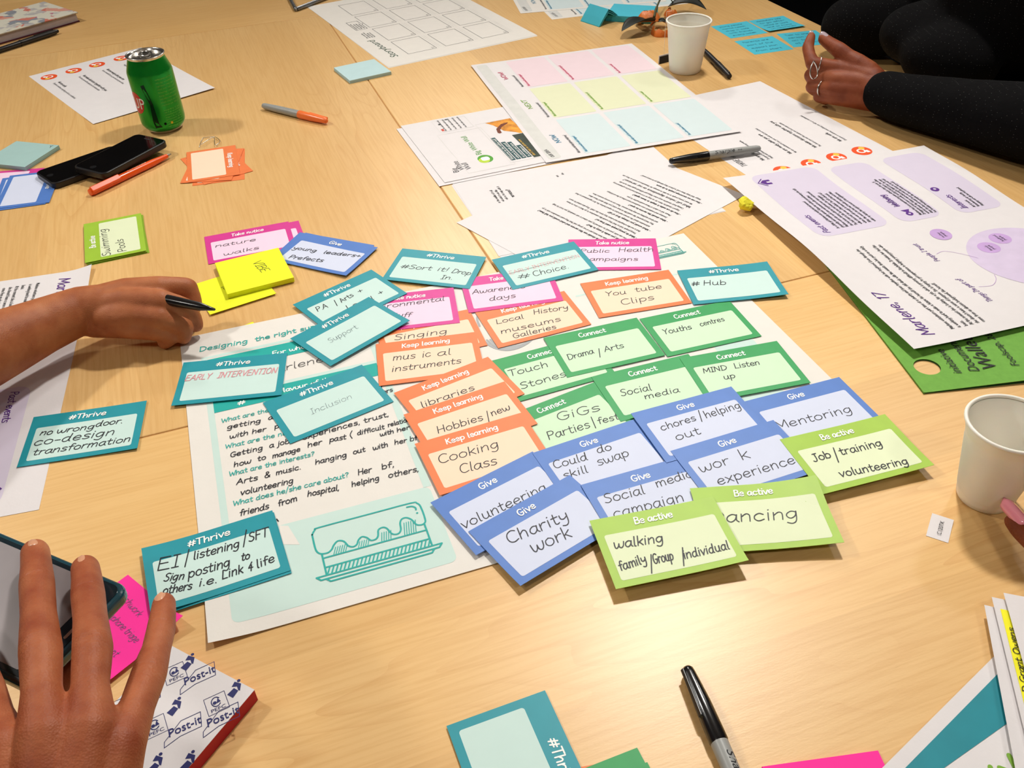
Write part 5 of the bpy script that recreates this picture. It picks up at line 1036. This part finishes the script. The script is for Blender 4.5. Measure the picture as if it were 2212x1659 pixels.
# -- woman with folded hands, top right
pc = empty('person', (0, 0, 0)); tag(pc, 'person in a black dotted top, ringed hand resting on the table', 'person')
HC = [
 [(.640, 1.195, .045, .030), (.6102, 1.2368, .042, .028), (.5664, 1.2883, .038, .0255), (.549, 1.3078, .038, .0245)],
 [(.552, 1.3131, .047, .021), (.530, 1.3290, .054, .0175), (.5116, 1.3419, .056, .0140), (.492, 1.3485, .060, .0108), (.473, 1.3544, .062, .0106), (.4715, 1.371, .069, .0088), (.472, 1.3861, .076, .0088), (.4775, 1.399, .081, .0075), (.482, 1.4090, .085, .0064)],
 [(.5513, 1.3059, .041, .021), (.527, 1.3170, .045, .0175), (.5025, 1.3292, .046, .0138), (.488, 1.345, .046, .0108), (.4742, 1.3575, .044, .0106), (.480, 1.366, .034, .0090), (.4913, 1.368, .027, .0085)],
 [(.5517, 1.3013, .034, .020), (.525, 1.3100, .036, .017), (.4988, 1.3215, .035, .0132), (.486, 1.336, .032, .0102), (.4756, 1.3489, .029, .0098), (.484, 1.357, .020, .0085), (.4964, 1.3607, .015, .0082)],
 [(.5521, 1.2986, .028, .020), (.528, 1.3080, .026, .016), (.5033, 1.3196, .023, .0118), (.4858, 1.3402, .0165, .0088), (.4991, 1.342, .010, .0076)],
 [(.5551, 1.3151, .045, .021), (.546, 1.325, .056, .018), (.533, 1.3356, .066, .0148), (.521, 1.347, .073, .0118), (.5096, 1.3579, .080, .0116), (.502, 1.376, .083, .0098), (.4957, 1.3919, .086, .0086)]]
organic('hand', HC, SKIN_C, pc, .0015, 7)
nail(pc, (.4945, 1.3900, .0945), (-.22, .80, .12), (-.25, -.5, .9), .017, .0125, NAILP); nail(pc, (.4800, 1.4120, .0885), (.15, .6, .35), (-.3, .5, .8), .010, .0085, NAILP)
SILV = mat('silver_ring', 'd6d2cc', .2, .7, 1.0, var=.02)
mb = MB(); c0 = Vector((.482, 1.3515, .0612)); ax = Vector((-.95, .29, .1)).normalized(); e1 = ax.orthogonal().normalized(); e2 = ax.cross(e1)
mb.tube([c0+(e1*math.cos(k*math.pi/12)+e2*math.sin(k*math.pi/12))*.0118 for k in range(24)], .0009, 8, True)
f0 = Vector((.4690, 1.3340, .0600)); ux = Vector((.93, .37, 0)); uy = Vector((-.12, .30, .94)).normalized()
mb.tube([f0+ux*(.0085*math.sin(a)*math.sin(a/2)**.8)+uy*(.0125*math.cos(a)) for a in [k*2*math.pi/28 for k in range(28)]], .0011, 8, True); mb.build('heart_ring', SILV, pc, smooth=True)
mb = MB(); c0 = Vector((.4865, 1.3345, .032)); ax = Vector((-.62, .78, -.1)).normalized(); e1 = ax.orthogonal().normalized(); e2 = ax.cross(e1)
mb.tube([c0+(e1*math.cos(k*math.pi/12)+e2*math.sin(k*math.pi/12))*.0112 for k in range(24)], .0012, 8, True); mb.build('band_ring', SILV, pc, smooth=True)
SH = [
 [(.5615, 1.2890, .0385, .0335), (.5800, 1.2580, .041, .036), (.6400, 1.1900, .048, .043), (.6888, 1.1311, .056, .050), (.775, 1.035, .075, .058), (.86, 1.00, .10, .062), (1.00, 1.20, .24, .070), (1.02, 1.42, .40, .085)],
 [(.592, 1.552, .052, .048), (.64, 1.545, .055, .052), (.828, 1.5339, .075, .065), (1.02, 1.62, .10, .072), (1.06, 1.80, .25, .07), (1.00, 1.86, .40, .085)],
 [(1.02, 1.42, .40, .085), (.98, 1.64, .44, .095), (1.00, 1.86, .40, .085)], [(.98, 1.64, .44, .09), (.93, 1.63, .55, .055)]]
organic('top', SH, CLOTH, pc, .007, 22, ell=[((.67, 1.425, .075), .075, .06, .05, -18), ((.675, 1.345, .062), .075, .05, .05, -40), ((.80, 1.40, .16), .14, .12, .14, 0), ((.85, 1.50, .225), .20, .21, .20, 10), ((.80, 1.66, .20), .185, .20, .20, 10), ((.93, 1.68, .02), .15, .18, .22, 10), ((.90, 1.64, .33), .14, .20, .14, 10), ((1.16, 1.78, -.12), .17, .20, .14, 10), ((1.04, 1.72, -.07), .16, .19, .18, 10)])
# her chair, dark, beyond the table edge
t = empty('office_chair', (1.30, 1.86, FZ), math.radians(200)); tag(t, 'black office chair under the person in the dotted top', 'chair')
mb = MB(); mb.prism(roundrect(-.23, -.23, .23, .23, .07, 5), .39, .46); mb.build('seat', CLOTH, t, bevel=.02); mb = MB(); mb.prism(roundrect(-.27, -.20, -.22, .20, .02, 3), .50, .95); mb.build('backrest', CLOTH, t, bevel=.015)
mb = MB(); mb.lathe([(0, .08), (.03, .08), (.03, .39), (0, .39)], 20); mb.build('column', BLKS, t, smooth=True, autosm=True)
for k in range(5):
    a = k*2*math.pi/5; mb = MB(); mb.tube([(0, 0, .09), (.28*math.cos(a), .28*math.sin(a), .06)], [.025, .015], 10); mb.tube([(.28*math.cos(a), .28*math.sin(a), .055), (.28*math.cos(a), .28*math.sin(a), .001)], .02, 10); mb.build('leg', BLKS, t, smooth=True, autosm=True)
# -- pink nail at the right edge
pd = empty('person', (0, 0, 0)); tag(pd, 'fingertip with a long pink nail at the right edge beside the cup', 'person')
HD = [[(.3835, .4740, .0165, .0055), (.3838, .4620, .0185, .0066), (.3858, .4400, .024, .0076), (.3900, .4120, .034, .0086), (.4020, .3760, .042, .0115), (.4300, .3350, .044, .016), (.4620, .2900, .044, .024), (.50, .22, .046, .027), (.56, .12, .05, .035)],
      [(.462, .29, .044, .022), (.432, .355, .036, .0125), (.424, .395, .028, .0095), (.430, .42, .022, .0085)], [(.462, .29, .044, .022), (.462, .360, .034, .0125), (.458, .40, .026, .0095), (.452, .425, .022, .0085)], [(.47, .29, .040, .022), (.486, .350, .032, .012), (.482, .39, .022, .009)], [(.46, .28, .04, .02), (.415, .30, .030, .0135), (.388, .335, .026, .0105), (.380, .36, .026, .0095)]]
organic('hand', HD, SKIN_C, pd, .0018, 6)
nail(pd, (.3848, .4760, .0262), (-.045, .5, -.06), (-.25, -.35, 1), .032, .0118, NAILPK, .0006)
